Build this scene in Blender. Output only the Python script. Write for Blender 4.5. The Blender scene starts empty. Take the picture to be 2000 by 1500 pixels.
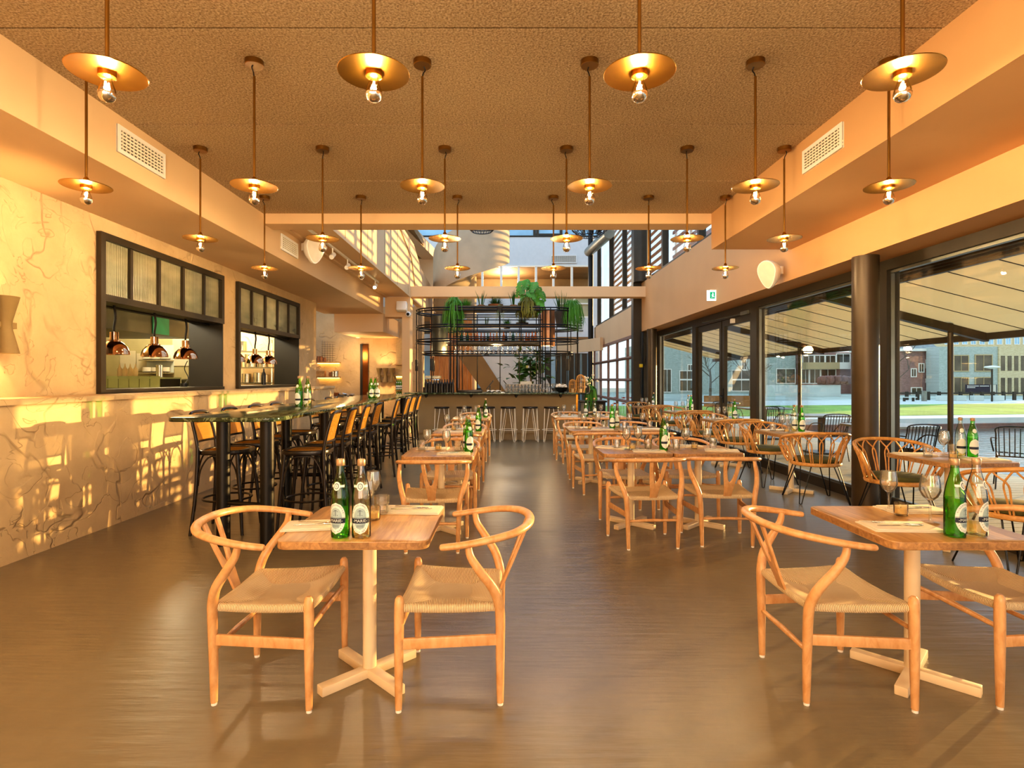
import bpy, bmesh, math, random
from math import sin, cos, pi, radians as R
from mathutils import Vector, Matrix
random.seed(7)
SC = bpy.context.scene
COL = SC.collection
F = 1095.0; U0 = 986.0; V0 = 740.0; EYE = 1.40

def at(u, v, Y):
    """point seen at photo pixel (u, v) at depth Y"""
    return Vector(((u - U0) * Y / F, Y, EYE - (v - V0) * Y / F))
def xat(u, Y): return (u - U0) * Y / F
def zat(v, Y): return EYE - (v - V0) * Y / F

# ------------------------------------------------------------------ mesh builder
class MB:
    k = 0
    def __init__(s): s.v = []; s.f = []; s.uv = {}
    def add(s, vs, fs, uvs=None):
        o = len(s.v); s.v += [tuple(p) for p in vs]
        for i, f in enumerate(fs):
            if uvs: s.uv[len(s.f)] = uvs[i]
            s.f.append(tuple(k + o for k in f))
        return s
    def box(s, c, d, rz=0.0, M=None):
        MB.k = (MB.k + 1) % 13; j = MB.k * .00006
        x, y, z = d[0] / 2 + j, d[1] / 2 + j, d[2] / 2 + j
        vs = [Vector((i * x, j * y, k * z)) for k in (-1, 1) for j in (-1, 1) for i in (-1, 1)]
        if rz: vs = [Matrix.Rotation(rz, 3, 'Z') @ p for p in vs]
        if M is not None: vs = [M @ p for p in vs]
        vs = [p + Vector(c) for p in vs]
        return s.add(vs, [(0, 2, 3, 1), (4, 5, 7, 6), (0, 1, 5, 4), (2, 6, 7, 3), (0, 4, 6, 2), (1, 3, 7, 5)])
    def span(s, a, b):
        return s.box([(a[i] + b[i]) / 2 for i in range(3)], [abs(b[i] - a[i]) for i in range(3)])
    def bar(s, p, q, w, h, up=(0, 0, 1)):
        p = Vector(p); q = Vector(q); d = (q - p); L = d.length; d.normalize()
        u = Vector(up); x = d.cross(u)
        if x.length < 1e-4: x = d.cross(Vector((1, 0, 0)))
        x.normalize(); z = x.cross(d)
        vs = []
        for e in (p, q):
            for a, b in ((-1, -1), (1, -1), (1, 1), (-1, 1)):
                vs.append(e + x * a * w / 2 + z * b * h / 2)
        return s.add(vs, [(0, 1, 2, 3), (7, 6, 5, 4), (0, 4, 5, 1), (1, 5, 6, 2), (2, 6, 7, 3), (3, 7, 4, 0)])
    def tube(s, pts, r, n=8, closed=False, sc=(1, 1), up=None, cap=True):
        pts = [Vector(p) for p in pts]; m = len(pts)
        rr = r if isinstance(r, (list, tuple)) else [r] * m
        T = []
        for i in range(m):
            a = pts[(i - 1) % m] if (closed or i > 0) else pts[i]
            b = pts[(i + 1) % m] if (closed or i < m - 1) else pts[i]
            t = b - a
            T.append(t.normalized() if t.length > 1e-9 else Vector((0, 0, 1)))
        if up is None:
            up = Vector((0, 0, 1)) if abs(T[0].z) < .9 else Vector((1, 0, 0))
        N = None; vs = []
        for i in range(m):
            if N is None: N = (Vector(up) - T[i] * T[i].dot(Vector(up)))
            else: N = N - T[i] * T[i].dot(N)
            if N.length < 1e-6: N = T[i].orthogonal()
            N.normalize(); B = T[i].cross(N)
            for k in range(n):
                a = 2 * pi * k / n
                vs.append(pts[i] + (B * cos(a) * sc[0] + N * sin(a) * sc[1]) * rr[i])
        fs = []
        for i in range(m if closed else m - 1):
            j = (i + 1) % m
            for k in range(n):
                l = (k + 1) % n
                fs.append((i * n + k, i * n + l, j * n + l, j * n + k))
        if cap and not closed:
            fs.append(tuple(range(n - 1, -1, -1))); fs.append(tuple(range((m - 1) * n, m * n)))
        return s.add(vs, fs)
    def cyl(s, c, r, h, n=16, r2=None):
        c = Vector(c); return s.tube([c, c + Vector((0, 0, h))], [r, r if r2 is None else r2], n)
    def lathe(s, prof, n=16, c=(0, 0, 0), M=None):
        vs = []; fs = []; m = len(prof)
        for (r, z) in prof:
            for k in range(n):
                a = 2 * pi * k / n
                p = Vector((r * cos(a), r * sin(a), z))
                if M is not None: p = M @ p
                vs.append(p + Vector(c))
        for i in range(m - 1):
            for k in range(n):
                l = (k + 1) % n
                fs.append((i * n + k, i * n + l, (i + 1) * n + l, (i + 1) * n + k))
        if prof[0][0] > 1e-5: fs.append(tuple(range(n - 1, -1, -1)))
        if prof[-1][0] > 1e-5: fs.append(tuple(range((m - 1) * n, m * n)))
        return s.add(vs, fs)
    def lathe_open(s, prof, n=16, c=(0, 0, 0)):
        m = len(prof); vs = []; fs = []
        for (r, z) in prof:
            for k in range(n):
                a = 2 * pi * k / n; vs.append(Vector((r * cos(a), r * sin(a), z)) + Vector(c))
        for i in range(m - 1):
            for k in range(n):
                l = (k + 1) % n
                fs.append((i * n + k, i * n + l, (i + 1) * n + l, (i + 1) * n + k))
        return s.add(vs, fs)
    def prism(s, poly, z0, z1, M=None, c=(0, 0, 0)):
        n = len(poly)
        vs = [Vector((p[0], p[1], z)) for z in (z0, z1) for p in poly]
        if M is not None: vs = [M @ p for p in vs]
        vs = [p + Vector(c) for p in vs]
        fs = [tuple(range(n - 1, -1, -1)), tuple(range(n, 2 * n))]
        for k in range(n):
            l = (k + 1) % n; fs.append((k, l, n + l, n + k))
        return s.add(vs, fs)
    def poly(s, pts): return s.add(pts, [tuple(range(len(pts)))])
    def grid(s, fn, nu, nv, uvfn=None):
        vs = [fn(i / nu, j / nv) for j in range(nv + 1) for i in range(nu + 1)]
        fs = []; uvs = []
        for j in range(nv):
            for i in range(nu):
                a = j * (nu + 1) + i
                fs.append((a, a + 1, a + nu + 2, a + nu + 1))
                if uvfn: uvs.append([uvfn(x / nu, y / nv) for x, y in ((i, j), (i + 1, j), (i + 1, j + 1), (i, j + 1))])
        return s.add(vs, fs, uvs if uvfn else None)
    def ball(s, c, r, n=10, m=7, sc=(1, 1, 1)):
        prof = [(max(1e-6, r * sin(pi * i / m)), -r * cos(pi * i / m)) for i in range(m + 1)]
        return s.lathe([(p[0], p[1]) for p in prof], n, c, Matrix.Diagonal(sc))
    def build(s, name, mat, parent=None, smooth=True, bev=0, ang=40, seg=2):
        me = bpy.data.meshes.new(name)
        me.from_pydata(s.v, [], s.f)
        if s.uv:
            L = me.uv_layers.new(name='UVMap')
            for p in me.polygons:
                u = s.uv.get(p.index)
                if u:
                    for li, c in zip(p.loop_indices, u): L.data[li].uv = c
        if bev or not s.uv:
            bm = bmesh.new(); bm.from_mesh(me)
            bmesh.ops.remove_doubles(bm, verts=bm.verts, dist=1e-5)
            if bev:
                ed = [e for e in bm.edges if len(e.link_faces) == 2 and e.calc_face_angle(0) > R(30)]
                bmesh.ops.bevel(bm, geom=ed, offset=bev, segments=seg, profile=.5, affect='EDGES', clamp_overlap=True)
            bmesh.ops.recalc_face_normals(bm, faces=bm.faces)
            bm.to_mesh(me); bm.free()
        if smooth:
            me.shade_smooth(); me.set_sharp_from_angle(angle=R(ang))
        me.materials.append(mat)
        o = bpy.data.objects.new(name, me); COL.objects.link(o)
        if parent is not None: o.parent = parent
        return o

def spline(pts, n=6, closed=False):
    pts = [Vector(p) for p in pts]; m = len(pts); out = []
    for i in range(m if closed else m - 1):
        p0 = pts[(i - 1) % m] if (closed or i > 0) else pts[0]
        p1 = pts[i]; p2 = pts[(i + 1) % m]
        p3 = pts[(i + 2) % m] if (closed or i < m - 2) else pts[-1]
        for k in range(n):
            t = k / n
            out.append(.5 * ((2 * p1) + (p2 - p0) * t + (2 * p0 - 5 * p1 + 4 * p2 - p3) * t * t + (3 * p1 - p0 - 3 * p2 + p3) * t ** 3))
    if not closed: out.append(pts[-1])
    return out
def lerpl(vals, n):
    out = []
    for i in range(len(vals) - 1):
        for k in range(n): out.append(vals[i] + (vals[i + 1] - vals[i]) * k / n)
    out.append(vals[-1]); return out
def rrect(w, d, r, n=4):
    out = []
    for cx, cy, a0 in ((w / 2 - r, d / 2 - r, 0), (-w / 2 + r, d / 2 - r, 90), (-w / 2 + r, -d / 2 + r, 180), (w / 2 - r, -d / 2 + r, 270)):
        for k in range(n + 1):
            a = R(a0 + 90 * k / n); out.append((cx + r * cos(a), cy + r * sin(a)))
    return out

def tag(o, label=None, cat=None, group=None, kind=None):
    if label: o['label'] = label
    if cat: o['category'] = cat
    if group: o['group'] = group
    if kind: o['kind'] = kind
    return o
def empty(name, loc=(0, 0, 0), rz=0.0):
    o = bpy.data.objects.new(name, None); COL.objects.link(o)
    o.location = loc; o.rotation_euler = (0, 0, rz); o.empty_display_size = .1
    return o
def copy_tree(o, parent=None):
    c = o.copy(); COL.objects.link(c); c.parent = parent
    for ch in list(o.children): copy_tree(ch, c)
    return c
class Proto:
    """builds once, later calls copy"""
    def __init__(s, fn): s.fn = fn; s.o = None
    def __call__(s, loc, rz=0.0, label=None, cat=None, group=None, scale=None):
        if s.o is None: s.o = s.fn(); o = s.o
        else:
            o = copy_tree(s.o)
            for k in ('label', 'group'):
                if k in o: del o[k]
        o.location = loc; o.rotation_euler = (0, 0, rz)
        if scale: o.scale = scale if isinstance(scale, (tuple, list)) else (scale,) * 3
        return tag(o, label, cat, group)
def struct(name, mb, mat, parent=None, **k):
    o = mb.build(name, mat, parent, **k)
    if parent is None: o['kind'] = 'structure'
    return o

# ------------------------------------------------------------------ materials
def lin(h):
    if not isinstance(h, str): return tuple(h) + (1,)
    h = h.lstrip('#'); c = [int(h[i:i + 2], 16) / 255 for i in (0, 2, 4)]
    return tuple((x / 12.92 if x <= .04045 else ((x + .055) / 1.055) ** 2.4) for x in c) + (1,)
class NT:
    def __init__(s, name):
        s.m = bpy.data.materials.new(name); s.m.use_nodes = True
        s.t = s.m.node_tree; s.t.nodes.clear()
        s.out = s.n('ShaderNodeOutputMaterial')
    def n(s, typ, **k):
        x = s.t.nodes.new(typ)
        for a, b in k.items():
            if a.startswith('i_'):
                key = a[2:]; key = int(key) if key.isdigit() else key.replace('_', ' ')
                if hasattr(b, 'bl_rna') and isinstance(b, bpy.types.NodeSocket): s.t.links.new(b, x.inputs[key])
                else: x.inputs[key].default_value = b
            else: setattr(x, a, b)
        return x
    def l(s, a, b): s.t.links.new(a, b)
    def coord(s, kind='Object', scale=(1, 1, 1), rot=(0, 0, 0)):
        c = s.n('ShaderNodeTexCoord'); m = s.n('ShaderNodeMapping')
        m.inputs['Scale'].default_value = scale; m.inputs['Rotation'].default_value = rot
        s.l(c.outputs[kind], m.inputs[0]); return m.outputs[0]
    def noise(s, vec, scale, detail=3, rough=.5, dist=0):
        x = s.n('ShaderNodeTexNoise'); s.l(vec, x.inputs['Vector'])
        x.inputs['Scale'].default_value = scale; x.inputs['Detail'].default_value = detail
        x.inputs['Roughness'].default_value = rough; x.inputs['Distortion'].default_value = dist
        return x.outputs[0]
    def ramp(s, fac, stops, interp='LINEAR'):
        x = s.n('ShaderNodeValToRGB'); s.l(fac, x.inputs[0]); e = x.color_ramp.elements
        x.color_ramp.interpolation = interp
        while len(e) < len(stops): e.new(.5)
        for k, (p, c) in enumerate(stops):
            e[k].position = p; e[k].color = c if len(c) == 4 else tuple(c) + (1,)
        return x.outputs[0]
    def math(s, op, a, b=None, clamp=False):
        x = s.n('ShaderNodeMath', operation=op, use_clamp=clamp)
        for k, q in ((0, a), (1, b)):
            if q is None: continue
            if isinstance(q, (int, float)): x.inputs[k].default_value = q
            else: s.l(q, x.inputs[k])
        return x.outputs[0]
    def mixc(s, fac, a, b, typ='MIX'):
        x = s.n('ShaderNodeMix', data_type='RGBA', blend_type=typ)
        for k, q in ((0, fac), (6, a), (7, b)):
            if isinstance(q, (int, float)): x.inputs[k].default_value = q
            elif isinstance(q, tuple): x.inputs[k].default_value = q
            else: s.l(q, x.inputs[k])
        return x.outputs[2]
    def bump(s, h, strength=.3, dist=.01, normal=None):
        x = s.n('ShaderNodeBump'); s.l(h, x.inputs['Height'])
        x.inputs['Strength'].default_value = strength; x.inputs['Distance'].default_value = dist
        if normal is not None: s.l(normal, x.inputs['Normal'])
        return x.outputs[0]
    def bsdf(s, color, rough=.5, metal=0.0, normal=None, **k):
        b = s.n('ShaderNodeBsdfPrincipled')
        for key, q in (('Base Color', color), ('Roughness', rough), ('Metallic', metal)):
            if isinstance(q, (int, float, tuple)): b.inputs[key].default_value = q
            else: s.l(q, b.inputs[key])
        if normal is not None: s.l(normal, b.inputs['Normal'])
        for kk, q in k.items(): b.inputs[kk.replace('_', ' ')].default_value = q
        s.l(b.outputs[0], s.out.inputs[0]); return b
def flat(name, col, rough=.5, metal=0.0, var=.12, vs=6.0, bump=0, bs=40, **k):
    t = NT(name); c = lin(col); v = t.coord()
    nz = t.noise(v, vs, 4)
    dark = tuple(x * (1 - var) for x in c[:3]) + (1,); lite = tuple(min(1, x * (1 + var)) for x in c[:3]) + (1,)
    cc = t.ramp(nz, [(.3, dark), (.7, lite)])
    nm = t.bump(t.noise(v, bs, 4), bump, .004) if bump else None
    t.bsdf(cc, rough, metal, nm, **k); return t.m
def emis(name, col, st):
    t = NT(name); e = t.n('ShaderNodeEmission'); e.inputs[0].default_value = lin(col); e.inputs[1].default_value = st
    t.l(e.outputs[0], t.out.inputs[0]); return t.m
def wood(name, c1, c2, scale=(1, 1, 1), rough=.42, ax=(14, 1.2, 14), planks=None, bump=.05):
    t = NT(name); v = t.coord('Object', ax)
    a = t.noise(v, 3, 5, .6, .6)
    cc = t.ramp(a, [(.32, lin(c1)), (.68, lin(c2))])
    if planks:
        sc = t.coord('Object', planks)
        vor = t.n('ShaderNodeTexWhiteNoise', noise_dimensions='3D')
        fl = t.n('ShaderNodeVectorMath', operation='FLOOR'); t.l(sc, fl.inputs[0]); t.l(fl.outputs[0], vor.inputs[0])
        g = t.ramp(vor.outputs[0], [(0, (.72, .70, .66, 1)), (1, (1.12, 1.1, 1.05, 1))])
        cc = t.mixc(1.0, cc, g, 'MULTIPLY')
    t.bsdf(cc, rough, 0, t.bump(a, bump, .003)); return t.m
def glass(name, tint=(1, 1, 1), base=.04, gl_rough=0.0, power=.9, blend=.12, milk=0):
    t = NT(name); tr = t.n('ShaderNodeBsdfTransparent'); tr.inputs[0].default_value = tuple(tint) + (1,)
    g = t.n('ShaderNodeBsdfGlossy'); g.inputs['Roughness'].default_value = gl_rough
    fr = t.n('ShaderNodeLayerWeight'); fr.inputs[0].default_value = blend
    f = t.math('ADD', t.math('MULTIPLY', fr.outputs[0], power), base, True)
    mx = t.n('ShaderNodeMixShader'); t.l(f, mx.inputs[0]); t.l(tr.outputs[0], mx.inputs[1]); t.l(g.outputs[0], mx.inputs[2])
    last = mx
    if milk:
        df = t.n('ShaderNodeBsdfDiffuse'); df.inputs[0].default_value = (.9, .86, .8, 1); last = t.n('ShaderNodeMixShader'); last.inputs[0].default_value = milk
        t.l(mx.outputs[0], last.inputs[1]); t.l(df.outputs[0], last.inputs[2])
    t.l(last.outputs[0], t.out.inputs[0]); return t.m

M = {}
def mats():
    M['beech'] = wood('beech_wood', '#c48f5a', '#dcae7c', ax=(8, 8, 3.5), rough=.33, bump=.03)
    M['rattan'] = wood('rattan_cane', '#b98242', '#dba662', ax=(6, 6, 6), rough=.45)
    M['oak'] = wood('oak_table', '#a67848', '#d2a66c', ax=(16, 1.4, 16), rough=.3, planks=(11.0, 1.6, 1.0))
    M['oakrim'] = wood('oak_dark', '#8a6440', '#bc905e', ax=(16, 16, 16), rough=.4, planks=(13.0, 9.0, 1.0))
    M['cream'] = flat('cream_metal', '#e0caa6', .45, 0, .04)
    M['black'] = flat('black_metal', '#16130f', .38, .3, .1)
    M['blackwood'] = flat('black_bentwood', '#1c130c', .3, 0, .2)
    M['darkframe'] = flat('dark_bronze_frame', '#3b3222', .45, .25, .1)
    M['column'] = flat('column_paint', '#463824', .38, .3, .08)
    M['brass'] = flat('brushed_brass', '#c8923c', .26, 1.0, .25, 5)
    M['brassdark'] = flat('aged_brass', '#8a642c', .35, .9, .15)
    M['white'] = flat('white_plastic', '#ece6dc', .4, 0, .02)
    M['whitemetal'] = flat('white_metal', '#f0e6d2', .4, 0, .03)
    M['napkin'] = flat('napkin_cloth', '#d8ccb8', .8, 0, .03, 20, .15, 300)
    M['steel'] = flat('steel', '#c9c4b8', .22, 1.0, .06)
    M['steel_dull'] = flat('steel_dull', '#8d8c80', .35, .9, .15, 2)
    M['steel_dark'] = flat('steel_dark', '#5c5a4c', .4, .6, .2, 2)
    M['copperdull'] = flat('dull_copper', '#a87c5c', .4, .7, .2, 2)
    M['sconce'] = flat('sconce_bronze', '#93794a', .6, .1, .1)
    M['plaster_o'] = flat('ochre_plaster', '#cb9e6c', .7, 0, .05, .8, .03, 30)  # the room plaster again, colour darkened because the window side is backlit
    M['flexblack'] = flat('flex_black', '#120d0a', .8, 0, .05)
    M['chrome'] = flat('chrome', '#e6ddd0', .04, 1.0, .02)
    M['copper'] = flat('copper_chrome', '#e2b088', .06, 1.0, .04)
    M['olive'] = flat('olive_velvet', '#55542a', .85, 0, .12, 8)
    M['wax'] = flat('candle_wax', '#e8cf9c', .6, 0, .03)
    M['capmetal'] = flat('bottle_cap', '#b99a78', .4, .5, .05)
    M['red'] = flat('red_box', '#a8241c', .5)
    M['terracotta'] = flat('terracotta', '#94603a', .8, 0, .15)
    M['soil'] = flat('dark_pot', '#3c3630', .8)
    M['concrete'] = flat('concrete', '#b7a488', .75, 0, .12, 1.5, .15, 12)
    M['concrete_bar'] = flat('bar_plaster', '#9a8565', .8, 0, .1, 2.0, .1, 20)
    M['plasterwhite'] = flat('atrium_white', '#d8d6d0', .8, 0, .03)
    M['plaster'] = flat('smooth_plaster', '#d8b68c', .7, 0, .04, .8, .03, 30)
    M['timberwall'] = wood('timber_wall', '#a8672c', '#d39350', ax=(9, 1, .8), rough=.6)
    M['louvre'] = flat('cedar_louvre', '#b5713c', .6, 0, .15)
    t = NT('awning_fabric'); d1 = t.n('ShaderNodeBsdfDiffuse'); d1.inputs[0].default_value = lin('#d6c898'); d2 = t.n('ShaderNodeBsdfTranslucent'); d2.inputs[0].default_value = lin('#d8ca98')
    mx = t.n('ShaderNodeMixShader'); mx.inputs[0].default_value = .36; t.l(d1.outputs[0], mx.inputs[1]); t.l(d2.outputs[0], mx.inputs[2]); t.l(mx.outputs[0], t.out.inputs[0]); M['awning'] = t.m
    M['deck'] = wood('deck_boards', '#b8a888', '#d8c9a8', ax=(1.2, 14, 14), rough=.7)
    M['brick_red'] = flat('brick_red', '#86604f', .9, 0, .15, 30)
    M['brick_grey'] = flat('brick_grey', '#8f9c8e', .9, 0, .12, 20)
    M['brick_tan'] = flat('brick_tan', '#c4aa7c', .9, 0, .1, 20)
    M['pavement'] = flat('pavement', '#d0d2c4', .9, 0, .08, .3)
    M['lawn'] = flat('lawn_grass', '#8aa844', .95, 0, .3, .35)
    M['gravelground'] = flat('rough_ground', '#b4b8a4', .95, 0, .25, .25)
    M['winglass'] = flat('far_window_glass', '#5d5340', .15, .3, .5, .5)
    M['bluewin'] = flat('sky_window_glass', '#9fc4d6', .2, .1, .25, .6)
    M['bark'] = flat('bark', '#6b5c48', .9)
    M['leafA'] = flat('leaf_bright', '#4f8a26', .5, 0, .35, 3)
    M['leafB'] = flat('leaf_dark', '#35591f', .55, 0, .35, 3)
    M['leafC'] = flat('leaf_grey', '#6d7d4a', .6, 0, .3, 3)
    M['leafD'] = flat('leaf_olive', '#6f6a1f', .6, 0, .35, 3)
    M['bamboo'] = flat('bamboo', '#c98f3e', .5, 0, .15)
    M['tile'] = flat('kitchen_tile', '#b9c28c', .25, 0, .05)
    M['grout'] = flat('tile_joint', '#3a3826', .8)
    M['kwall'] = flat('kitchen_wall', '#b8ad84', .7, 0, .06)
    M['paper'] = flat('paper_sheet', '#d8cdb4', .8, 0, .04)
    M['doorpanel'] = flat('black_panel', '#1e170c', .5)
    M['bronze'] = flat('bronze_lift_door', '#6b3e18', .25, .8, .25, 2)
    M['navy'] = flat('label_navy', '#141d33', .5, 0, 0)
    M['labelwhite'] = flat('label_paper', '#d9dfd6', .55, 0, .02)
    M['labelblue'] = flat('label_blue', '#9fb4b4', .55, 0, .06, 60)
    M['labelink'] = flat('label_ink', '#3a4658', .55, 0, 0)
    M['pinkframe'] = flat('rosy_door_frame', '#8d6a5a', .45, .2)
    M['signdark'] = flat('banner_dark', '#2c2430', .7)
    M['yellow'] = flat('yellow_plug', '#d8b41c', .5)
    M['grille'] = flat('vent_shadow', '#4a4030', .8)
    M['umber'] = flat('umber_slab', '#8a6c42', .8, 0, .12, 2)
    M['liquidg'] = flat('dark_amber', '#6b3312', .15, 0, .3, 20)
    M['filament'] = emis('bulb_filament', '#ffd48a', 60)
    M['spot'] = emis('spot_lens', '#ffe2a8', 40)
    M['exitw'] = emis('exit_sign_face', '#eafff4', 1.1)
    M['exitg'] = emis('exit_sign_green', '#12a86a', .7)
    M['strip'] = emis('shelf_light_strip', '#ffca70', 8)
    M['tube'] = emis('kitchen_light_tube', '#fff0cc', 6)
    M['teal'] = flat('teal_reflection_film', '#1f9a7c', .3, .2, .1)  # reflected teal light put into a flat colour
    M['pane'] = glass('window_pane', (.98, .99, .97), .035, 0, .30)
    M['wine'] = glass('drinking_glass', (.97, .97, .96), .10, 0, .95, .16, .045)
    M['winehang'] = glass('hanging_glass', (.97, .97, .96), .12, 0, .95, .2, .16)
    M['bulb'] = glass('bulb_glass', (1, .96, .9), .06)
    M['green'] = glass('green_bottle_glass', (.42, .86, .22), .07)
    M['greendeep'] = glass('green_bottle_water', (.50, .88, .28), .03)
    M['clear'] = glass('clear_bottle_glass', (.93, .90, .80), .12)
    M['clearwater'] = glass('bottle_water', (.98, .92, .62), .03)
    M['votive'] = glass('votive_glass', (.99, .95, .86), .10)
    # fluted glass of the kitchen hatches
    t = NT('fluted_glass'); v = t.coord('Object')
    w = t.n('ShaderNodeTexWave', wave_type='BANDS', bands_direction='Y'); t.l(v, w.inputs[0]); w.inputs['Scale'].default_value = 11
    nm = t.bump(w.outputs[1], .6, .01)
    b = t.bsdf(t.ramp(t.noise(t.coord('Object', (1, .6, 1.5)), 1.6), [(.3, lin('#7d7e66')), (.55, lin('#b0aa8a')), (.75, lin('#d8c8a0'))]), .22, 0, nm)
    b.inputs['Transmission Weight'].default_value = .25
    M['fluted'] = t.m
    # woven paper cord
    t = NT('paper_cord'); uvm = t.coord('UV')
    w = t.n('ShaderNodeTexWave', wave_type='BANDS', bands_direction='X'); t.l(uvm, w.inputs[0]); w.inputs['Scale'].default_value = 44
    w.inputs['Distortion'].default_value = .3
    c = t.ramp(w.outputs[1], [(.0, lin('#a88454')), (.4, lin('#e2c596')), (1, lin('#f6e4c2'))])
    t.bsdf(c, .75, 0, t.bump(w.outputs[1], .8, .004)); M['cord'] = t.m
    # cane webbing with real holes
    t = NT('cane_webbing'); uvm = t.coord('UV')
    wx = t.n('ShaderNodeTexWave', wave_type='BANDS', bands_direction='X'); t.l(uvm, wx.inputs[0]); wx.inputs['Scale'].default_value = 24
    wy = t.n('ShaderNodeTexWave', wave_type='BANDS', bands_direction='Y'); t.l(uvm, wy.inputs[0]); wy.inputs['Scale'].default_value = 24
    hole = t.math('MULTIPLY', t.math('GREATER_THAN', wx.outputs[1], .62), t.math('GREATER_THAN', wy.outputs[1], .62))
    d = t.n('ShaderNodeBsdfDiffuse'); d.inputs[0].default_value = lin('#d9a04e')
    tl = t.n('ShaderNodeBsdfTranslucent'); tl.inputs[0].default_value = lin('#e0a040')
    m0 = t.n('ShaderNodeMixShader'); m0.inputs[0].default_value = .45; t.l(d.outputs[0], m0.inputs[1]); t.l(tl.outputs[0], m0.inputs[2])
    tr = t.n('ShaderNodeBsdfTransparent'); m1 = t.n('ShaderNodeMixShader')
    t.l(hole, m1.inputs[0]); t.l(m0.outputs[0], m1.inputs[1]); t.l(tr.outputs[0], m1.inputs[2]); t.l(m1.outputs[0], t.out.inputs[0])
    M['cane'] = t.m
    # floor: dark polished concrete
    t = NT('polished_concrete'); v = t.coord('Object')
    a = t.noise(v, .9, 6, .6); b2 = t.noise(v, 9, 5, .65)
    c = t.mixc(.35, t.ramp(a, [(.25, lin('#736853')), (.75, lin('#887b63'))]), t.ramp(b2, [(.2, lin('#6d624c')), (.8, lin('#8e8066'))]))
    rg = t.ramp(a, [(.2, (.27, .27, .27, 1)), (.8, (.33, .33, .33, 1))])
    nb = t.noise(t.coord('Object', (1.2, 9, 1)), 2.4, 3)
    t.bsdf(c, rg, 0, t.bump(nb, .16, .02), Specular_IOR_Level=.5); M['floor'] = t.m
    # ceiling: sprayed acoustic plaster
    t = NT('sprayed_ceiling'); v = t.coord('Object')
    a = t.noise(v, 75, 3, .6); bb = t.noise(v, 120, 2)
    c = t.ramp(a, [(.36, lin('#65543c')), (.5, lin('#b9a27c')), (.66, lin('#ead6b2'))])
    c = t.mixc(.5, c, t.ramp(t.noise(v, .8, 3), [(.3, lin('#a68a64')), (.7, lin('#bfa47c'))]))
    t.bsdf(c, .95, 0, t.bump(a, .8, .015)); M['ceiling'] = t.m
    # left wall: rough, cracked stone plaster
    t = NT('cracked_plaster'); v = t.coord('Object')
    n1 = t.noise(v, 1.1, 3, .45, .9)
    cr = t.math('SUBTRACT', 1.0, t.math('MULTIPLY', t.math('ABSOLUTE', t.math('SUBTRACT', n1, .5)), 75), True)
    n3 = t.noise(v, 2.3, 3, .5, 1.3)
    cr2 = t.math('SUBTRACT', 1.0, t.math('MULTIPLY', t.math('ABSOLUTE', t.math('SUBTRACT', n3, .47)), 110), True)
    mask = t.ramp(t.noise(v, 1.7, 2), [(.48, (0, 0, 0, 1)), (.6, (1, 1, 1, 1))])
    crack = t.math('MULTIPLY', t.math('MAXIMUM', cr, t.math('MULTIPLY', cr2, .7)), mask)
    step = t.ramp(n1, [(.495, (0, 0, 0, 1)), (.505, (1, 1, 1, 1))]); step2 = t.ramp(n3, [(.465, (0, 0, 0, 1)), (.475, (1, 1, 1, 1))])
    hh = t.math('ADD', t.math('ADD', t.math('MULTIPLY', step, .5), t.math('MULTIPLY', step2, .35)), t.math('MULTIPLY', t.noise(v, 6, 5, .6), .5))
    hh = t.math('SUBTRACT', hh, t.math('MULTIPLY', crack, .8))
    c = t.ramp(t.noise(v, 2.2, 5, .6), [(.3, lin('#c0a37a')), (.7, lin('#d3b68a'))])
    c = t.mixc(t.math('MULTIPLY', crack, .42), c, lin('#6b5436'))
    t.bsdf(c, .75, 0, t.bump(hh, .5, .03)); M['stone'] = t.m
    # green marble
    t = NT('green_marble'); v = t.coord('Object')
    a = t.noise(v, 3.2, 6, .65, 1.6)
    vein = t.math('SUBTRACT', 1.0, t.math('MULTIPLY', t.math('ABSOLUTE', t.math('SUBTRACT', a, .5)), 26), True)
    c = t.ramp(t.noise(v, 5, 5, .6), [(.3, lin('#161a0f')), (.55, lin('#2c3a22')), (.75, lin('#4f6238'))])
    c = t.mixc(t.math('MULTIPLY', vein, .6), c, lin('#9aa884'))
    t.bsdf(c, .12); M['marble'] = t.m
    # water
    t = NT('canal_water'); v = t.coord('Object', (1, 2.2, 1))
    t.bsdf(lin('#5b675c'), .08, 0, t.bump(t.noise(v, 1.6, 3), .25, .1)); M['water'] = t.m
    # bricks with courses
    for nm, c1, c2, c3 in (('bk_red', '#a5786a', '#8c6556', '#b8a898'), ('bk_grey', '#bcc0b0', '#a8ae9c', '#d0d2c6'), ('bk_tan', '#e0ca9c', '#d0b586', '#e8dcb8')):
        t = NT(nm); v = t.coord('Object', (1, 1, 1), (R(90), 0, 0))
        br = t.n('ShaderNodeTexBrick'); t.l(v, br.inputs[0]); br.inputs['Scale'].default_value = 2.2
        br.inputs['Color1'].default_value = lin(c1); br.inputs['Color2'].default_value = lin(c2); br.inputs['Mortar'].default_value = lin(c3); br.inputs['Mortar Size'].default_value = .012
        t.bsdf(br.outputs[0], .9); M[nm] = t.m
mats()
# ------------------------------------------------------------------ room shell
XG = 4.15            # glass line
XB = 3.67            # beam face over the glass
XW, XD = -4.14, -3.75
YE = 7.19            # end of the low ceiling
Y0 = -5.0
ZC, ZS = 3.52, 3.06
struct('floor', MB().span((-8.2, Y0, -.12), (XG + .06, 26.2, 0)), M['floor'], smooth=False)
m = MB(); edges = [Y0, -1.95, -.6, .73, 2.06, 3.39, 4.67, 6.0, YE]
for a, b in zip(edges[:-1], edges[1:]): m.span((-3.15, a + .009, ZC), (2.7, b - .009, ZC + .1))
m.span((-3.15, Y0, ZC + .03), (2.7, YE, ZC + .48))
struct('ceiling', m, M['ceiling'], smooth=False)
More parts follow.
